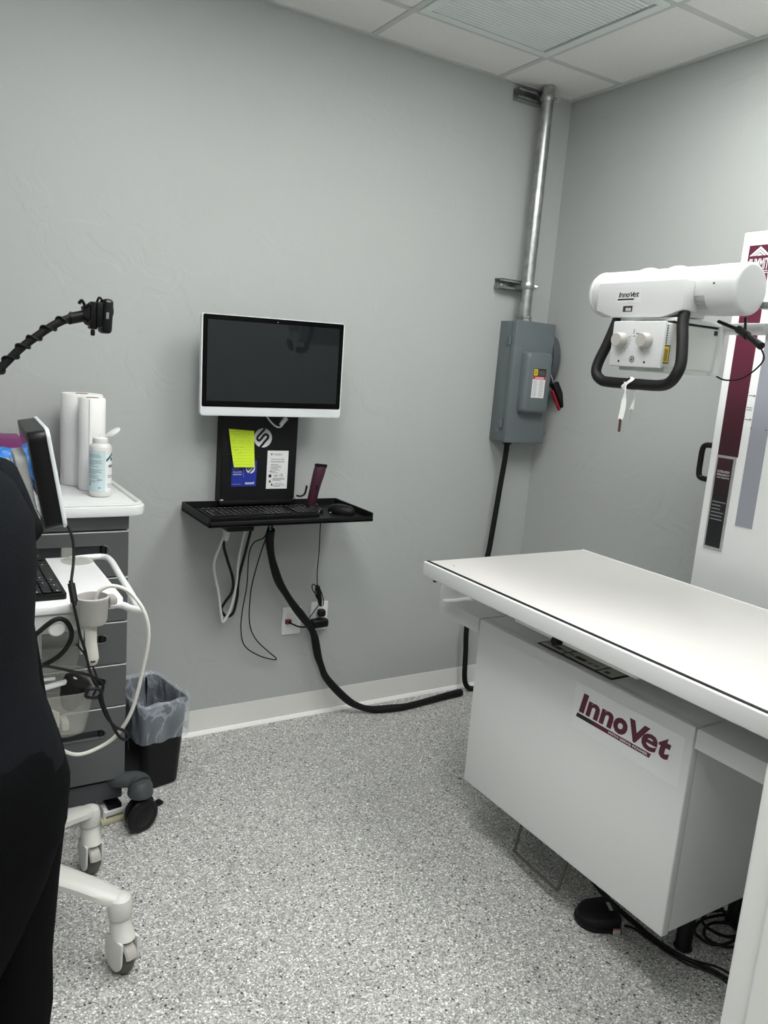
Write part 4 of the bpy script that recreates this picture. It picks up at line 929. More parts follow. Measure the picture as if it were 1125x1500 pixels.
def wrap(bm, M, r, a0, a1, z0, z1, n=14, t_=.0006):
    v_ = [[bm.verts.new(M @ Vector((rr2*math.cos(a0+(a1-a0)*k/n), rr2*math.sin(a0+(a1-a0)*k/n), z))) for k in range(n+1)] for rr2, z in ((r, z0), (r, z1), (r+t_, z1), (r+t_, z0))]
    for i in range(4):
        for k in range(n): bm.faces.new((v_[i][k], v_[i][k+1], v_[(i+1) % 4][k+1], v_[(i+1) % 4][k]))
    return bm
ca = math.atan2(-2.832+.355, -2.573+2.052)     # direction toward the camera side
bl = obj('label_blue', wrap(B(), Mb, rb_+.0002, ca-1.5, ca+.45, .018, .143), TEALL, bo)
lw = obj('label_white', wrap(B(), Mb, rb_+.0003, ca+.42, ca+1.6, .018, .126), PAPER, bo)
bm = B(); rnd = random.Random(5)
for z, n_ in ((.130, 3), (.112, 4), (.094, 1), (.084, 4), (.066, 3), (.050, 2)):
    for k in range(n_): wrap(bm, Mb, rb_+.0008, ca-1.3, ca-1.3+rnd.uniform(.8, 1.5), z-.004*k, z-.004*k+.0016, 8, .0002)
wrap(bm, Mb, rb_+.0008, ca-.25, ca+.15, .053, .056, 6, .0002); wrap(bm, Mb, rb_+.0008, ca-1.2, ca-.95, .035, .044, 6, .0002); wrap(bm, Mb, rb_+.0008, ca-.2, ca+.05, .028, .032, 6, .0002)
obj('label_print', bm, mat('grey_teal_ink', (.22, .30, .32), .5, var=.02), bl)
bm = B()
for k in range(10): a1 = ca+.5+.08*k; wrap(bm, Mb, rb_+.0010, a1, a1+.085, .110+.0022*k, .118+.0022*k, 2, .0002)
wrap(bm, Mb, rb_+.0010, ca+1.0, ca+1.3, .112, .122, 4, .0002)
obj('label_swoosh', bm, TEALD, lw)
bm = B()
for z, a1, h_ in ((.092, .75, .008), (.066, .65, .0022), (.061, .7, .0022), (.040, .65, .0015), (.035, .7, .0015), (.030, .7, .0015)): wrap(bm, Mb, rb_+.0010, ca+a1, ca+1.4, z, z+h_, 6, .0002)
obj('label_lines', bm, GINK, lw)
bm = B(); box(bm, -2.46, -2.262, -.20, -.08, TZ2, TZ2+.157, .003, 2); pb = one('glove_box', bm, PURPLE, 'purple cardboard box at the back left of the chest top', 'box')
bm = B(); rnd = random.Random(9); bmesh.ops.create_icosphere(bm, subdivisions=4, radius=1)
for v_ in bm.verts:
    c = v_.co.copy(); n_ = math.sin(c.x*7+c.z*5)*.05+math.sin(c.y*9-c.x*11)*.045+math.sin(c.z*13+c.y*8)*.03
    v_.co = Vector((c.x*.085, c.y*.055, max(-.98, c.z)*.064))*(1+n_)
    v_.co += Vector((-2.328, -.275, TZ2+.073))
one('blue_glove_pile', bm, BLUEBAG, 'crumpled bright blue plastic bundle beside the purple box', 'bag')

# ================================================================== WASTE BIN
wb = thing('waste_bin', 'black plastic waste bin with clear liner between the chest and the back wall', 'bin', (-1.862, -.225, 0))
Mw = T(-1.862, -.225, 0) @ RZ(.20)
def rr3(w_, d_, r, z): return [Mw @ Vector((x, y, z)) for x, y in rrect(w_, d_, r, 6)]
bm = B(); loft(bm, [rr3(.128, .205, .03, .0), rr3(.140, .218, .032, .006), rr3(.172, .262, .03, .305), rr3(.180, .270, .03, .309), rr3(.180, .270, .03, .315), rr3(.168, .258, .03, .315), rr3(.136, .212, .03, .012)], cap=True); obj('bin_body', bm, BLACK, wb)
# liner: outside cuff, over the rim, down the inside; wrinkled
bm = B(); rnd = random.Random(11); rings = []
def wrk(pts, amp, ph):
    out = []; n_ = len(pts); c = Mw @ Vector((0, 0, pts[0].z))
    for k, p in enumerate(pts):
        d = (p-c); d.z = 0; d.normalize(); t_ = 2*PI*k/n_
        a_ = amp*(math.sin(9*t_+ph)+.6*math.sin(17*t_+2.1*ph)+.4*math.sin(31*t_-ph))
        out.append(p+d*a_+Vector((0, 0, amp*.8*math.sin(11*t_+ph*1.7))))
    return out
def dense(w_, d_, r, z, n_=120):
    base_ = rrect(w_, d_, r, 6); P = [Vector((x, y, 0)) for x, y in base_]; P.append(P[0].copy()); L = [0]
    for a_, b_ in zip(P, P[1:]): L.append(L[-1]+(b_-a_).length)
    out = []
    for k in range(n_):
        s = L[-1]*k/n_; i = max(j for j in range(len(L)) if L[j] <= s); i = min(i, len(P)-2)
        q = P[i].lerp(P[i+1], (s-L[i])/max(1e-9, L[i+1]-L[i])); out.append(Mw @ Vector((q.x, q.y, z)))
    return out
seq = [(.188, .276, .188, .0032), (.192, .280, .215, .004), (.193, .284, .245, .0038), (.195, .286, .275, .0035), (.196, .286, .300, .0035), (.197, .286, .318, .0035), (.190, .278, .328, .003), (.178, .268, .330, .0025), (.164, .252, .322, .0025), (.156, .244, .28, .004), (.146, .232, .22, .005), (.136, .218, .14, .006), (.124, .20, .07, .004)]
for k, (a_, b_, z, amp) in enumerate(seq): rings.append(wrk(dense(a_, b_, .03, z), amp, .8*k*.55))
loft(bm, rings, cap=False); obj('clear_liner', bm, LINER, wb, ang=180)

# ================================================================== ULTRASOUND CART
ct = thing('ultrasound_cart', 'white rolling equipment cart with keyboard tray and four casters, left behind the person', 'cart', (-2.45, -.89, 0))
cz = .920
bm = B(); prism(bm, rrect(.49, .425, .03, 6, -2.385, -.815), .020, T(0, 0, cz-.020), .006); obj('worktop', bm, WHITE2, ct)
bm = B(); tube(bm, [(-2.19, -.600, cz-.008), (-2.13, -.596, cz-.006), (-2.098, -.606, cz-.006), (-2.092, -.66, cz-.006), (-2.102, -.80, cz-.006), (-2.112, -.95, cz-.006), (-2.119, -1.045, cz-.008), (-2.120, -1.075, cz-.012), (-2.136, -1.050, cz-.014), (-2.150, -1.025, cz-.012), (-2.19, -1.017, cz-.010)], .0085, 12, 5); obj('handle_rail', bm, WHITE2, ct)
bm = B(); box(bm, -2.60, -2.22, -1.018, -.62, .850, .901, .010, 3); obj('drawer_box', bm, ARMW, ct)
bm = B(); lathe(bm, [(0, 0), (.016, 0), (.019, .004), (.019, .012), (.016, .015), (0, .016)], T(-2.292, -1.018, .868) @ RX(PI/2), 20); obj('drawer_knob', bm, WHITE2, ct)
bm = B(); box(bm, -2.49, -2.41, -.93, -.85, .20, .87, .018, 4); box(bm, -2.52, -2.38, -.96, -.82, .835, .855, .008, 2); obj('column', bm, ARMW, ct)
bm = B(); lathe(bm, [(0, 0), (.040, 0), (.043, .002), (.040, .004), (0, .0045)], T(-2.180, -.655, cz), 32); obj('glass_disc', bm, CLEAR, ct)
# base: hub and four arms, each ending in a caster
bm = B(); box(bm, -2.53, -2.37, -.97, -.81, .195, .265, .02, 4); obj('base_hub', bm, ARMW, ct)
arm_ends = [(-2.160, -1.105), (-2.150, -.690), (-2.73, -.72), (-2.73, -1.08)]
for k, (x, y) in enumerate(arm_ends):
    c0 = Vector((-2.44, -.89, .245)); e = Vector((x, y, .176)); d = (e-c0); d.z = 0; d.normalize(); n_ = Vector((-d.y, d.x, 0)); rings = []
    Ltot = (e-c0).length
    for j in range(13):
        t_ = j/12; p = c0.lerp(e, t_); p.z = .252-.035*t_-.028*t_**3; w_ = .040-.012*t_; h0 = .036-.008*t_
        if j == 12: w_ *= .75
        rings.append([p+n_*w_*a_+Vector((0, 0, h0*b_*.5)) for a_, b_ in ((1, -.6), (.8, -1), (-.8, -1), (-1, -.6), (-1, .3), (-.75, .85), (-.3, 1.05), (.3, 1.05), (.75, .85), (1, .3))])
    bm = B(); loft(bm, rings); lathe(bm, [(.026, -.032), (.028, -.028), (.029, .004), (.025, .018), (.012, .026), (0, .027)], T(x, y, .178), 24)
    arm = obj('base_arm', bm, CARTW, ct)
    bm = B(); tube(bm, [(x, y, .150), (x, y, .146)], .0275, 20, 0); obj('swivel_ring', bm, GREYP, arm)
    Mc_ = T(x, y, 0) @ RZ((-1.2, -1.42, .6, 2.4)[k])      # wheel runs along local x, trails behind
    bm = B()
    loft(bm, [[Mc_ @ Vector((cx_+wx*math.cos(a_), wy*math.sin(a_), z)) for a_ in [2*PI*q/20 for q in range(20)]] for cx_, wx, wy, z in ((0, .026, .024, .146), (.002, .027, .025, .128), (.008, .031, .027, .112), (.013, .034, .028, .100))])
    for s in (-1, 1):
        prof = [(.013+.036*math.cos(a_), .045+.036*math.sin(a_)) for a_ in [PI*q/10 for q in range(10, 21)]]
        poly_ = [(-.021, .102), (-.023, .060)]+[(.013+.030*math.cos(a_), .050+.034*math.sin(a_)) for a_ in [PI+.2+(PI-.4)*q/8 for q in range(9)]]+[(.044, .075), (.046, .102)]
        Ms = Mc_ @ T(0, s*.0225+.0035, 0) @ RX(PI/2); prism(bm, poly_, .007, Ms, .002)
    fk = obj('caster_fork', bm, CARTW, arm)
    bm = B(); lathe(bm, [(0, -.0165), (.026, -.0165), (.030, -.014), (.034, -.008), (.035, 0), (.034, .008), (.030, .014), (.026, .0165), (0, .0165)], Mc_ @ T(.013, 0, .0352) @ RX(PI/2), 32); obj('caster_wheel', bm, PADG, arm)
    bm = B(); loft(bm, [[Mc_ @ Vector((.013+rr2*math.cos(a_), y_, .050+rr2*math.sin(a_)*.95)) for rr2, y_ in ((.040, -.016), (.045, -.012), (.047, 0), (.045, .012), (.040, .016), (.037, .012), (.037, -.012))] for a_ in [math.radians(q) for q in range(12, 75, 8)]]); obj('brake_pad', bm, GREYP, arm)
# keyboard on the cart
Mk2 = T(-2.262, -.985, cz) @ RZ(PI/2)
keyboard('keyboard', 'black keyboard with white key print on the white cart worktop', Mk2, .408, .150, BLACK, cols=17, rows=5, white=True)
# gel pad/clear tab near disc
bm = B(); box(bm, -2.218, -2.190, -.640, -.620, cz+.0045, cz+.032, .003, 2); one('clear_vial', bm, CLEAR, 'small clear plastic piece on the round disc at the far end of the cart', 'vial')
# cup holder with hand scanner
cu = thing('cup_holder', 'grey round cup holder clamped to the near side of the cart worktop', 'holder', (-2.215, -1.058, .90))
Mu = T(-2.222, -1.062, .115) @ Matrix.Diagonal((.90, .90, .88, 1))
bm = B(); lathe(bm, [(.020, .872), (.032, .874), (.036, .884), (.0385, .935), (.0405, .939), (.0405, .945), (.036, .947), (.0345, .943), (.0335, .900), (.018, .890), (.018, .872)], Mu, 40); obj('cup', bm, GREYP, cu)
bm = B(); box(bm, -2.186, -2.168, -1.070, -1.035, .924, .942, .005, 3); box(bm, -2.262, -2.248, -1.066, -1.024, .905, .94, .004, 2); box(bm, -2.255, -2.175, -1.034, -1.020, .905, .925, .003, 2); obj('clamp', bm, GREYP, cu)
sc = thing('hand_scanner', 'beige handheld probe hanging through the grey cup holder', 'probe', (-2.216, -1.062, .80))
Ms = T(-2.224, -1.062, .100) @ Matrix.Diagonal((.86, .86, .90, 1))
bm = B(); loft(bm, [[Ms @ Vector((cx_+wx*math.cos(a_), wy*math.sin(a_), z)) for a_ in [2*PI*q/24 for q in range(24)]] for cx_, wx, wy, z in ((0, .010, .010, .925), (0, .013, .012, .900), (-.001, .0145, .013, .872), (-.001, .0155, .014, .850), (0, .0150, .013, .820), (.002, .0165, .014, .795), (.003, .0175, .015, .778), (.002, .0140, .012, .764), (.002, .009, .008, .760))]); obj('probe_body', bm, BEIGE, sc)
bm = B(); box(bm, -2.227, -2.217, -1.0765, -1.071, .794, .798, .0005, 1); obj('probe_slot', bm, INK, sc)
one('probe_cable', tube(B(), [(-2.216, -1.062, .918), (-2.214, -1.064, .945), (-2.204, -1.066, .962), (-2.180, -1.07, .970), (-2.145, -1.08, .955), (-2.116, -1.10, .911), (-2.105, -1.10, .849), (-2.114, -1.085, .757), (-2.132, -1.07, .660), (-2.160, -1.05, .595), (-2.200, -1.035, .561), (-2.251, -1.03, .552), (-2.295, -1.0, .575), (-2.34, -.97, .64)], .0045, 10, 7), CREAM,
    'cream cable looping from the cup holder down past the drawers', 'cable')
# hanging clear bin
MBK = T(-2.281, -.985, .662) @ Matrix.Diagonal((.90, .90, .95, 1)) @ T(2.262, .985, -.65)
bk = thing('clear_bin', 'frosted clear plastic bin full of small items hung under the cart worktop', 'bin', (-2.26, -.995, .60))
def rb4(w_, d_, r, z, cx_=-2.262, cy_=-.985, sh=0): return [Vector((cx_+x+sh, cy_+y, z)) for x, y in rrect(w_, d_, r, 5)]
bm = B(); loft(bm, [rb4(.09, .12, .03, .588), rb4(.115, .15, .035, .598), rb4(.140, .18, .035, .66), rb4(.150, .19, .035, .708), rb4(.156, .196, .035, .712), rb4(.146, .186, .035, .712), rb4(.134, .174, .033, .66), rb4(.108, .144, .03, .602)]); bmesh.ops.transform(bm, matrix=MBK, verts=bm.verts[:]); obj('bin_shell', bm, CLEAR, bk)
bm = B(); prism(bm, rrect(.13, .15, .04, 6, 0, .07), .003, T(-2.262, -.895, .70) @ RX(PI/2-.1)); bmesh.ops.transform(bm, matrix=MBK, verts=bm.verts[:]); obj('bin_back', bm, CLEAR, bk)
bm = B(); tube(bm, [(-2.31, -.90, .75), (-2.31, -.90, .86)], .005, 8, 0); tube(bm, [(-2.215, -.90, .75), (-2.215, -.90, .86)], .005, 8, 0); obj('hanger', bm, ARMW, bk)
bm = B(); box(bm, -2.30, -2.290, -1.03, -.96, .61, .650, .003, 2, T(-2.28, -.98, .64) @ RZ(.5) @ T(2.28, .98, -.64)); box(bm, -2.262, -2.246, -1.05, -1.0, .608, .63, .002, 2); bmesh.ops.transform(bm, matrix=MBK, verts=bm.verts[:]); one('cream_connector', bm, BEIGE, 'cream plastic piece lying in the bottom of the clear bin', 'connector')
bm = B(); box(bm, -.05, .045, -.009, .009, 0, .009, .003, 2, T(-2.262, -1.00, .708) @ RZ(.25) @ RY(-.05)); box(bm, -.05, .0, -.006, .006, .012, .018, .003, 2, T(-2.270, -.99, .708) @ RZ(-.1)); bmesh.ops.transform(bm, matrix=MBK, verts=bm.verts[:]); one('white_clip', bm, WHITE2, 'white plastic clip lying across the top of the clear bin', 'clip')
bm = B(); loft(bm, [[T(-2.232, -.985, .66) @ RY(.3) @ Vector((.034*s*math.cos(a_), .055*s*math.sin(a_), z)) for a_ in [2*PI*q/16 for q in range(16)]] for s, z in ((.5, -.02), (.8, 0), (1, .03), (.9, .052), (.4, .058))]); bmesh.ops.transform(bm, matrix=MBK, verts=bm.verts[:]); one('black_pouch', bm, RUBBER, 'black adapter lump lying in the clear bin under the cables', 'adapter')
# monitor seen edge on, with its arm
PODG = mat('pod_grey', (.42, .43, .415), .4, bump=.05, bscale=300)
um = thing('cart_monitor', 'white and black monitor seen from behind and edge on above the cart', 'monitor', (-2.33, -.86, 1.10))
MU = T(-2.292, -.855, 1.19) @ RZ(-.055) @ RY(.175+PI)       # local: x thickness (screen toward -x after the flip)
MU = T(-2.295, -.855, 1.195) @ RZ(-.05) @ RY(-.175)          # local x = outward (screen side), y = along, z = up
bm = B(); prism(bm, rrect(.30, .220, .018, 5, 0, .006), .038, MU @ frame((-.026, 0, 0), (0, 1, 0), (0, 0, 1)), .007); obj('rear_shell', bm, BLACK, um)
bm = B(); prism(bm, rrect(.306, .226, .020, 6, 0, .006), .009, MU @ frame((.011, 0, 0), (0, 1, 0), (0, 0, 1)), .003); obj('front_frame', bm, MONW, um)
bm = B(); prism(bm, rrect(.27, .19, .004, 2), .0012, MU @ frame((.020, 0, .004), (0, 1, 0), (0, 0, 1))); obj('screen', bm, SCREEN, um)
bm = B(); prism(bm, rrect(.262, .182, .008, 4, 0, .006), .002, MU @ frame((-.0275, 0, 0), (0, 1, 0), (0, 0, 1))); rp = obj('rear_panel', bm, mat('glossy_grey_panel', (.16, .165, .175), .12, var=.03), um)
bm = B(); lines(bm, MU @ frame((-.0277, 0, 0), (0, -1, 0), (0, 0, 1)), [(.02+.022*k, -.030, .014, .012) for k in range(4)]+[(.02, -.008, .07, .006)], t=.0006); obj('rear_label', bm, SILVER, um)
bm = B(); prism(bm, rrect(.15, .170, .02, 5, .055, -.018), .024, MU @ frame((-.034, 0, 0), (0, -1, 0), (0, 0, 1)), .006); obj('vesa_pod', bm, PODG, um)
bm = B(); box(bm, -.088, -.062, -.10, -.005, -.050, .050, .006, 3, MU); box(bm, -.110, -.088, -.085, -.02, -.045, .020, .006, 3, MU); obj('tilt_bracket', bm, PODG, um)
bm = B(); lathe(bm, [(0, -.014), (.009, -.014), (.009, .014), (0, .014)], MU @ T(-.098, -.05, .030) @ RX(PI/2), 14); obj('tilt_bolt', bm, BLACK, um)
bm = B(); tube(bm, [MU @ Vector((-.100, -.05, -.03)), Vector((-2.41, -.89, 1.10)), Vector((-2.435, -.89, 1.02)), Vector((-2.44, -.89, .915))], .018, 14, 5); obj('support_post', bm, ARMW, um)
bm = B(); tube(bm, [(-2.338, -.955, 1.125), (-2.336, -.955, 1.01), (-2.34, -.93, .93)], .003, 8, 4); one('grey_wire', bm, GREYP, 'thin grey wire hanging behind the edge-on cart monitor', 'wire')
us = thing('monitor_cable', 'black cable with ferrite block hanging from the edge-on monitor past the cup', 'cable', (-2.26, -1.03, .95))
bm = B(); tube(bm, [(-2.272, -.990, 1.115), (-2.263, -1.0, 1.095), (-2.254, -1.01, 1.06), (-2.257, -1.03, 1.018), (-2.269, -1.075, .985), (-2.270, -1.105, .95), (-2.262, -1.11, .905), (-2.255, -1.105, .872), (-2.243, -1.095, .833), (-2.234, -1.08, .795), (-2.222, -1.07, .755), (-2.205, -1.07, .720)], .0032, 8, 6); obj('cord', bm, RUBBER, us)
bm = B(); tube(bm, [(-2.2715, -1.088, .988), (-2.268, -1.106, .951)], .0078, 14, 0); tube(bm, [(-2.2722, -1.086, .994), (-2.2672, -1.109, .944)], .0045, 10, 0); obj('ferrite_block', bm, BLACK, us)
one('black_loop_cable', tube(B(), [(-2.345, -1.03, .85), (-2.302, -1.04, .890), (-2.277, -1.04, .889), (-2.262, -1.04, .860), (-2.268, -1.04, .832), (-2.290, -1.04, .805), (-2.33, -1.03, .78)], .0055, 8, 6), RUBBER, 'thick black cable curling round the white drawer knob under the worktop', 'cable')
one('black_tangle_cable', tube(B(), [(-2.34, -1.03, .79), (-2.302, -1.04, .781), (-2.262, -1.05, .769), (-2.224, -1.06, .757), (-2.204, -1.06, .742), (-2.196, -1.06, .722), (-2.210, -1.07, .706), (-2.235, -1.07, .712), (-2.228, -1.075, .730), (-2.206, -1.075, .725), (-2.198, -1.07, .690), (-2.182, -1.07, .645), (-2.163, -1.07, .603), (-2.147, -1.07, .588), (-2.140, -1.07, .598), (-2.150, -1.07, .612), (-2.170, -1.065, .625), (-2.190, -1.06, .655), (-2.206, -1.06, .705)], .0036, 8, 6), RUBBER, 'thin black cable tangled over the clear bin and looping down beside it', 'cable')
one('thin_black_cable', tube(B(), [(-2.253, -1.045, .832), (-2.231, -1.05, .80), (-2.214, -1.05, .765), (-2.206, -1.05, .73), (-2.215, -1.045, .70)], .0022, 8, 6), RUBBER, 'thin black wire curving behind the beige probe', 'cable')
# gooseneck with camera
gn = thing('gooseneck_camera', 'black gooseneck arm with coiled cable carrying a small black camera, upper left', 'camera', (-2.44, -.95, .92))
G = [(-2.50, -.90, .915), (-2.535, -.90, 1.10), (-2.52, -.93, 1.26), (-2.446, -.95, 1.375), (-2.393, -.95, 1.435), (-2.355, -.95, 1.478), (-2.325, -.95, 1.505), (-2.284, -.95, 1.537), (-2.245, -.95, 1.558)]
bm = B(); tube(bm, G, .0088, 12, 6); obj('gooseneck', bm, RUBBER, gn)
P = spline(G, 24); bm = B(); hp = []
for i in range(2, len(P)-1):
    t_ = (P[i+1]-P[i-1]).normalized(); a1 = t_.cross(Vector((0, 1, 0))).normalized(); b1 = t_.cross(a1)
    ph = i*.36; hp.append(P[i]+a1*.0108*math.cos(ph)+b1*.0108*math.sin(ph))
tube(bm, hp, .0028, 6, 0); obj('coiled_cord', bm, BLACK, gn)
MG = T(-2.200, -.95, 1.568)
bm = B(); tube(bm, [(-2.252, -.95, 1.553), (-2.222, -.95, 1.562)], .0125, 12, 0); box(bm, -.026, -.008, -.012, .012, -.020, .020, .004, 2, MG @ RY(-.2)); box(bm, -.012, .004, -.016, .016, -.034, .026, .003, 2, MG @ RY(.03)); tube(bm, [MG @ Vector((-.02, -.016, -.004)), MG @ Vector((-.02, .016, -.004))], .007, 10, 0); obj('ball_clamp', bm, BLACK, gn)
bm = B(); tube(bm, [MG @ Vector(p) for p in ((-.036, -.010, .018), (-.030, -.012, .026), (-.022, -.012, .014), (-.014, -.014, .020))], .0035, 8, 4); tube(bm, [MG @ Vector(p) for p in ((-.026, -.014, -.016), (-.020, -.016, -.024), (-.012, -.015, -.016))], .003, 8, 4); tube(bm, [MG @ Vector(p) for p in ((.000, -.012, .022), (.006, -.014, .036), (.012, -.012, .030), (.010, -.010, .018))], .0026, 8, 4); box(bm, -.012, -.003, -.02, -.012, -.048, -.034, .002, 1, MG); obj('clamp_screws', bm, BLACK, gn)
bm = B(); box(bm, .000, .016, -.022, .022, -.030, .026, .004, 2, MG); obj('camera_mount', bm, BLACK, gn)
bm = B(); box(bm, .012, .034, -.030, .030, -.040, .036, .009, 4, MG @ RY(.045)); cb = obj('camera_body', bm, BLACKM, gn)
bm = B(); lathe(bm, [(0, 0), (.010, 0), (.012, .002), (.012, .004), (0, .005)], MG @ T(.034, 0, .01) @ RY(PI/2), 20); obj('lens', bm, SCREEN, cb)
bm = B(); box(bm, .018, .024, -.0306, -.0296, -.008, .006, .0002, 1, MG @ RY(.045)); box(bm, .017, .026, -.0306, -.0296, .028, .031, .0002, 1, MG @ RY(.045)); obj('camera_label', bm, GINK, cb)
bm = B(); box(bm, .010, .014, -.0235, -.020, -.030, -.024, .0005, 1, MG); obj('status_light', bm, mat('green_plastic', (.01, .12, .06), .4, var=.02), cb)

# ================================================================== PERSON (left edge)
pe = thing('person', 'person in black scrubs standing at the left edge, seen from behind', 'person', (-2.585, -1.93, 0))
def pobj(name, bm, m, ang=180):
    bmesh.ops.transform(bm, matrix=T(PX, PY, 0) @ RZ(math.radians(48)) @ Matrix.Diagonal((.97, .97, .985, 1)) @ T(-PX, -PY, 0), verts=bm.verts[:])
    return obj(name, bm, m, pe, ang=ang)
def skin_mesh(name, joints, edges, m, parent, sub=2):
    me = bpy.data.meshes.new(name); me.from_pydata([j[0] for j in joints], edges, []); o = bpy.data.objects.new(name, me); C.objects.link(o)
    md = o.modifiers.new('s', 'SKIN'); md.use_smooth_shade = True
    for i, j in enumerate(joints):
        r = j[1] if isinstance(j[1], tuple) else (j[1], j[1]); me.skin_vertices[0].data[i].radius = r
    me.skin_vertices[0].data[0].use_root = True
    sb = o.modifiers.new('u', 'SUBSURF'); sb.levels = sub; sb.render_levels = sub
    dg = bpy.context.evaluated_depsgraph_get(); em = bpy.data.meshes.new_from_object(o.evaluated_get(dg))
    bpy.data.objects.remove(o, do_unlink=True)
    bm = B(); bm.from_mesh(em)
    return bm
PX, PY = -2.585, -1.93
def pj(x, y, z): return (PX+x, PY+y, z)
J = [(pj(0, 0, .93), (.13, .10)), (pj(0, .005, 1.05), (.115, .09)), (pj(0, 0, 1.20), (.125, .095)), (pj(0, -.01, 1.33), (.12, .085)), (pj(0, -.005, 1.41), (.046, .046)), (pj(0, .01, 1.455), .044)]
E_ = [(0, 1), (1, 2), (2, 3), (3, 4), (4, 5)]
def add(parent_i, *nodes):
    i = parent_i
    for n_ in nodes: J.append(n_); E_.append((i, len(J)-1)); i = len(J)-1
    return i
for s in (-1, 1):
    add(0, (pj(.085*s, .0, .86), .085), (pj(.092*s, .005, .70), .070), (pj(.092*s, .012, .48), .050), (pj(.094*s, -.01, .33), .050), (pj(.095*s, -.02, .12), .032), (pj(.096*s, .02, .06), .034), (pj(.105*s, .12, .04), .028))
# right arm: upper arm down, forearm reaching forward; left arm likewise
hands = []
for s in (-1, 1):
    w1 = add(3, (pj(.10*s, -.005, 1.345), .046), (pj(.122*s, -.012, 1.22), .038), (pj(.134*s, -.02, 1.09), .034), (pj(.139*s, .08, 1.072), .030), (pj(.135*s, .20, 1.065), .022), (pj(.130*s, .245, 1.06), (.022, .018)))
    hands.append(w1)
    wx, wy, wz = .130*s, .245, 1.06
    add(w1, (pj(wx, wy+.045, wz-.004), (.030, .014)))
    pb_ = len(J)-1
    for k, (dx, l) in enumerate(((-.026, .058), (-.009, .068), (.009, .064), (.026, .050))):
        add(pb_, (pj(wx+dx, wy+.075, wz-.008), .009), (pj(wx+dx*1.1, wy+.075+l*.5, wz-.014), .0085), (pj(wx+dx*1.15, wy+.075+l*.82, wz-.032), .0075), (pj(wx+dx*1.15, wy+.075+l*.9, wz-.048), .006))
    add(w1, (pj(wx-s*.030, wy+.03, wz-.008), .010), (pj(wx-s*.048, wy+.058, wz-.018), .009), (pj(wx-s*.050, wy+.082, wz-.030), .007))
bm = skin_mesh('body', J, E_, SKIN, pe)
# head, one surface with the body mesh: shaped ellipsoid with nose, brow, jaw, ears
hb = B(); bmesh.ops.create_uvsphere(hb, u_segments=40, v_segments=28, radius=1)
def sm(a_, b_, x): t_ = max(0, min(1, (x-a_)/(b_-a_))); return t_*t_*(3-2*t_)
for v_ in hb.verts:
    c = v_.co.copy(); x, y, z = c.x*.074, c.y*.094, c.z*.112
    if z < 0: x *= 1-.32*sm(0, -.112, z); y = y*(1-.10*sm(0, -.112, z))+.008*sm(-.02, -.1, z)
    fr = max(0, c.y)
    if fr > .3:
        nose = math.exp(-((x/.011)**2))*math.exp(-(((z+.018)/.020)**2)); y += .022*nose
        y += .005*math.exp(-((z-.022)/.010)**2)*math.exp(-(x/.05)**2)
        for sgn in (-1, 1): y -= .008*math.exp(-(((x-sgn*.030)/.014)**2))*math.exp(-((z-.004)/.012)**2)
        y += .006*math.exp(-((x/.022)**2))*math.exp(-(((z+.052)/.008)**2)) - .003*math.exp(-((x/.022)**2))*math.exp(-(((z+.0525)/.0025)**2))
        y += .006*math.exp(-((x/.020)**2))*math.exp(-(((z+.085)/.014)**2))
    for sgn in (-1, 1):
        e = math.exp(-(((y+.005)/.014)**2))*math.exp(-((z+.002)/.024)**2)
        if x*sgn > .055: x += sgn*.014*e
    v_.co = Vector((PX+x, PY+.028+y, 1.565+z))
me_ = bpy.data.meshes.new('tmp'); hb.to_mesh(me_); hb.free(); bm.from_mesh(me_); bpy.data.meshes.remove(me_)
pobj('body', bm, SKIN)
# eyes, hair
bm = B()
for sgn in (-1, 1): bmesh.ops.create_uvsphere(bm, u_segments=14, v_segments=10, radius=.0115, matrix=T(PX+.030*sgn, PY+.028+.076, 1.569))
pobj('eyes', bm, WHITE2)
bm = B()
for sgn in (-1, 1): bmesh.ops.create_uvsphere(bm, u_segments=12, v_segments=8, radius=.0055, matrix=T(PX+.030*sgn, PY+.028+.0840, 1.569))
pobj('irises', bm, HAIR)
bm = B(); bmesh.ops.create_uvsphere(bm, u_segments=40, v_segments=24, radius=1)
for v_ in bm.verts:
    c = v_.co; x, y, z = c.x*.083, c.y*.103, c.z*.118
    if c.y > .25 and c.z < .55: x, y = x*.80, y*.72
    if z < -.02 and c.y < .25: x *= .98; z *= .9
    v_.co = Vector((PX+x, PY+.018+y, 1.577+z))
pobj('hair', bm, HAIR)
# scrub top
def ring(cx_, cy_, rx, ry, z, n=40, ex=.85, w_=0, ph=0):
    out = []
    for q in range(n):
        a_ = 2*PI*q/n; c_, s_ = math.cos(a_), math.sin(a_)
        k = 1+w_*math.sin(5*a_+ph)+w_*.6*math.sin(9*a_-ph*1.7)
        out.append(Vector((PX+cx_+rx*k*math.copysign(abs(c_)**ex, c_), PY+cy_+ry*k*math.copysign(abs(s_)**ex, s_), z)))
    return out
bm = B(); loft(bm, [ring(0, 0, .180, .140, 1.045, w_=.025, ph=1), ring(0, 0, .170, .132, 1.09, w_=.02, ph=1.3), ring(0, 0, .152, .120, 1.14, w_=.015, ph=1.6), ring(0, 0, .146, .116, 1.21, w_=.012, ph=2), ring(0, -.004, .150, .114, 1.28, w_=.008, ph=2.2), ring(0, -.006, .152, .104, 1.33), ring(0, -.008, .128, .086, 1.372), ring(0, -.006, .090, .068, 1.398), ring(0, -.004, .064, .058, 1.412), ring(0, -.004, .058, .052, 1.405), ring(0, -.004, .080, .058, 1.385)], cap=False); pobj('scrub_top', bm, SCRUB2)
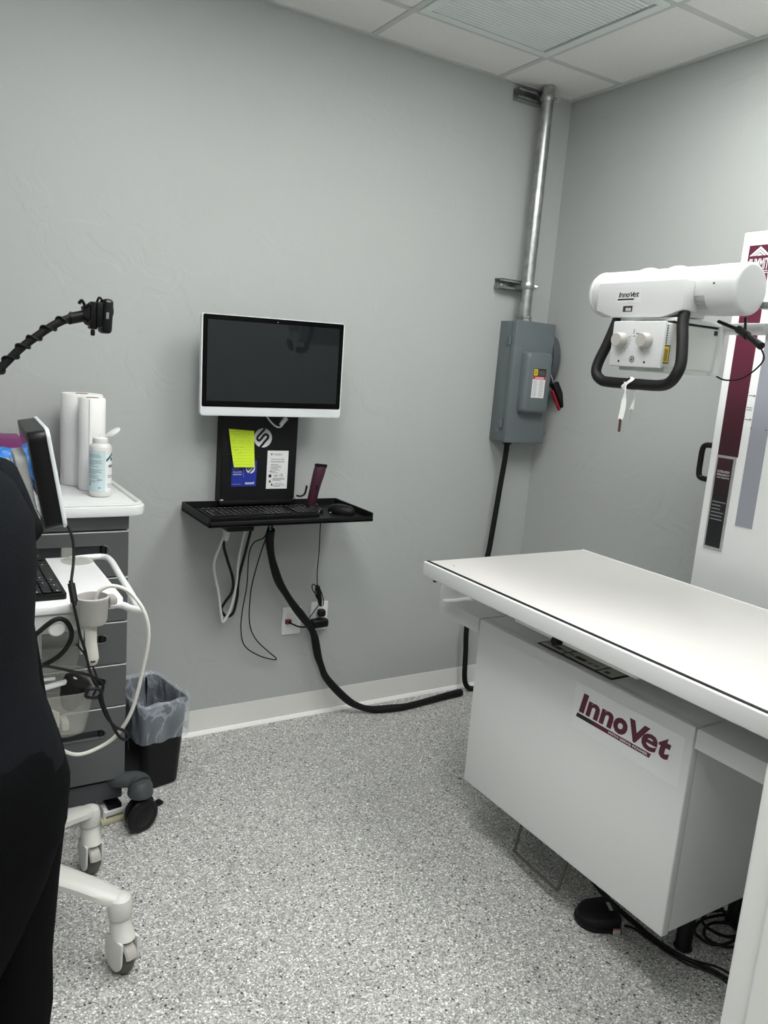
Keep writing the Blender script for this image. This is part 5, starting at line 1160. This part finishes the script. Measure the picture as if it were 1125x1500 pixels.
for s in (-1, 1):
    def sl(nodes, wv=.0, flip=1):
        rs = []
        for i, (x, y, z, r) in enumerate(nodes):
            p = Vector(pj(x*s, y, z)); a_ = Vector(pj(nodes[max(i-1, 0)][0]*s, nodes[max(i-1, 0)][1], nodes[max(i-1, 0)][2])); b_ = Vector(pj(nodes[min(i+1, len(nodes)-1)][0]*s, nodes[min(i+1, len(nodes)-1)][1], nodes[min(i+1, len(nodes)-1)][2]))
            t_ = (b_-a_).normalized(); u_ = t_.cross(Vector((1, 0, 0))).normalized() if abs(t_.x) < .9 else t_.cross(Vector((0, 1, 0))).normalized(); v2 = t_.cross(u_)
            rs.append([p+(u_*math.cos(2*PI*q/24)+v2*math.sin(2*PI*q/24))*r*(1+wv*math.sin(3*2*PI*q/24+i)) for q in range(24)])
        return rs
    bm = B(); loft(bm, sl([(.070, -.01, 1.380, .030), (.092, -.010, 1.378, .044), (.108, -.010, 1.362, .050), (.118, -.010, 1.340, .052), (.124, -.012, 1.315, .055), (.130, -.014, 1.292, .060), (.132, -.014, 1.290, .054), (.118, -.012, 1.32, .048)], .02), cap=False); pobj('sleeve', bm, SCRUB2)
    bm = B(); loft(bm, sl([(.112, -.008, 1.335, .045), (.122, -.012, 1.25, .045), (.136, -.020, 1.14, .045), (.146, -.022, 1.085, .046), (.146, .0, 1.060, .044), (.140, .07, 1.068, .040), (.138, .15, 1.066, .034), (.134, .215, 1.062, .029), (.133, .218, 1.062, .025)], .03), cap=False); pobj('undershirt_sleeve', bm, SCRUB)
# trousers: two legs joined at the seat
bm = B()
loft(bm, [ring(0, -.004, .165, .125, 1.10), ring(0, -.006, .176, .134, 1.06), ring(0, -.008, .187, .142, 1.01), ring(0, -.006, .186, .140, .96), ring(0, -.004, .170, .122, .89), ring(0, -.004, .120, .112, .85), ring(0, -.004, .050, .100, .81)], cap=True)
for s in (-1, 1): loft(bm, [ring(.078*s, -.004, .098, .122, .95, 28), ring(.086*s, -.002, .094, .112, .88, 28), ring(.090*s, 0, .086, .100, .76, 28, w_=.02), ring(.094*s, .002, .090, .096, .68, 28, w_=.03, ph=1), ring(.095*s, .004, .085, .090, .58, 28, w_=.03, ph=2), ring(.093*s, .004, .075, .080, .48, 28, w_=.03, ph=3), ring(.095*s, -.006, .074, .080, .36, 28, w_=.03, ph=4), ring(.096*s, -.012, .072, .080, .22, 28, w_=.03, ph=5), ring(.097*s, -.010, .072, .084, .09, 28, w_=.03, ph=6), ring(.097*s, -.010, .068, .080, .085, 28)], cap=False)
pobj('trousers', bm, SCRUB)
for s in (-1, 1):
    bm = B(); loft(bm, [[Vector(pj(.102*s+rx*math.cos(a_), .045+oy+ry*math.sin(a_), z)) for a_ in [2*PI*q/24 for q in range(24)]] for rx, ry, oy, z in ((.044, .128, 0, .0), (.047, .132, 0, .012), (.046, .128, -.002, .035), (.042, .105, -.018, .065), (.038, .065, -.05, .092), (.036, .050, -.062, .115))]); pobj('shoe', bm, BLACK)
for o in bpy.data.objects:
    if 'base' in o.keys(): del o['base']
print('objects', len(bpy.data.objects), 'tris', sum(len(m.polygons) for m in bpy.data.meshes))
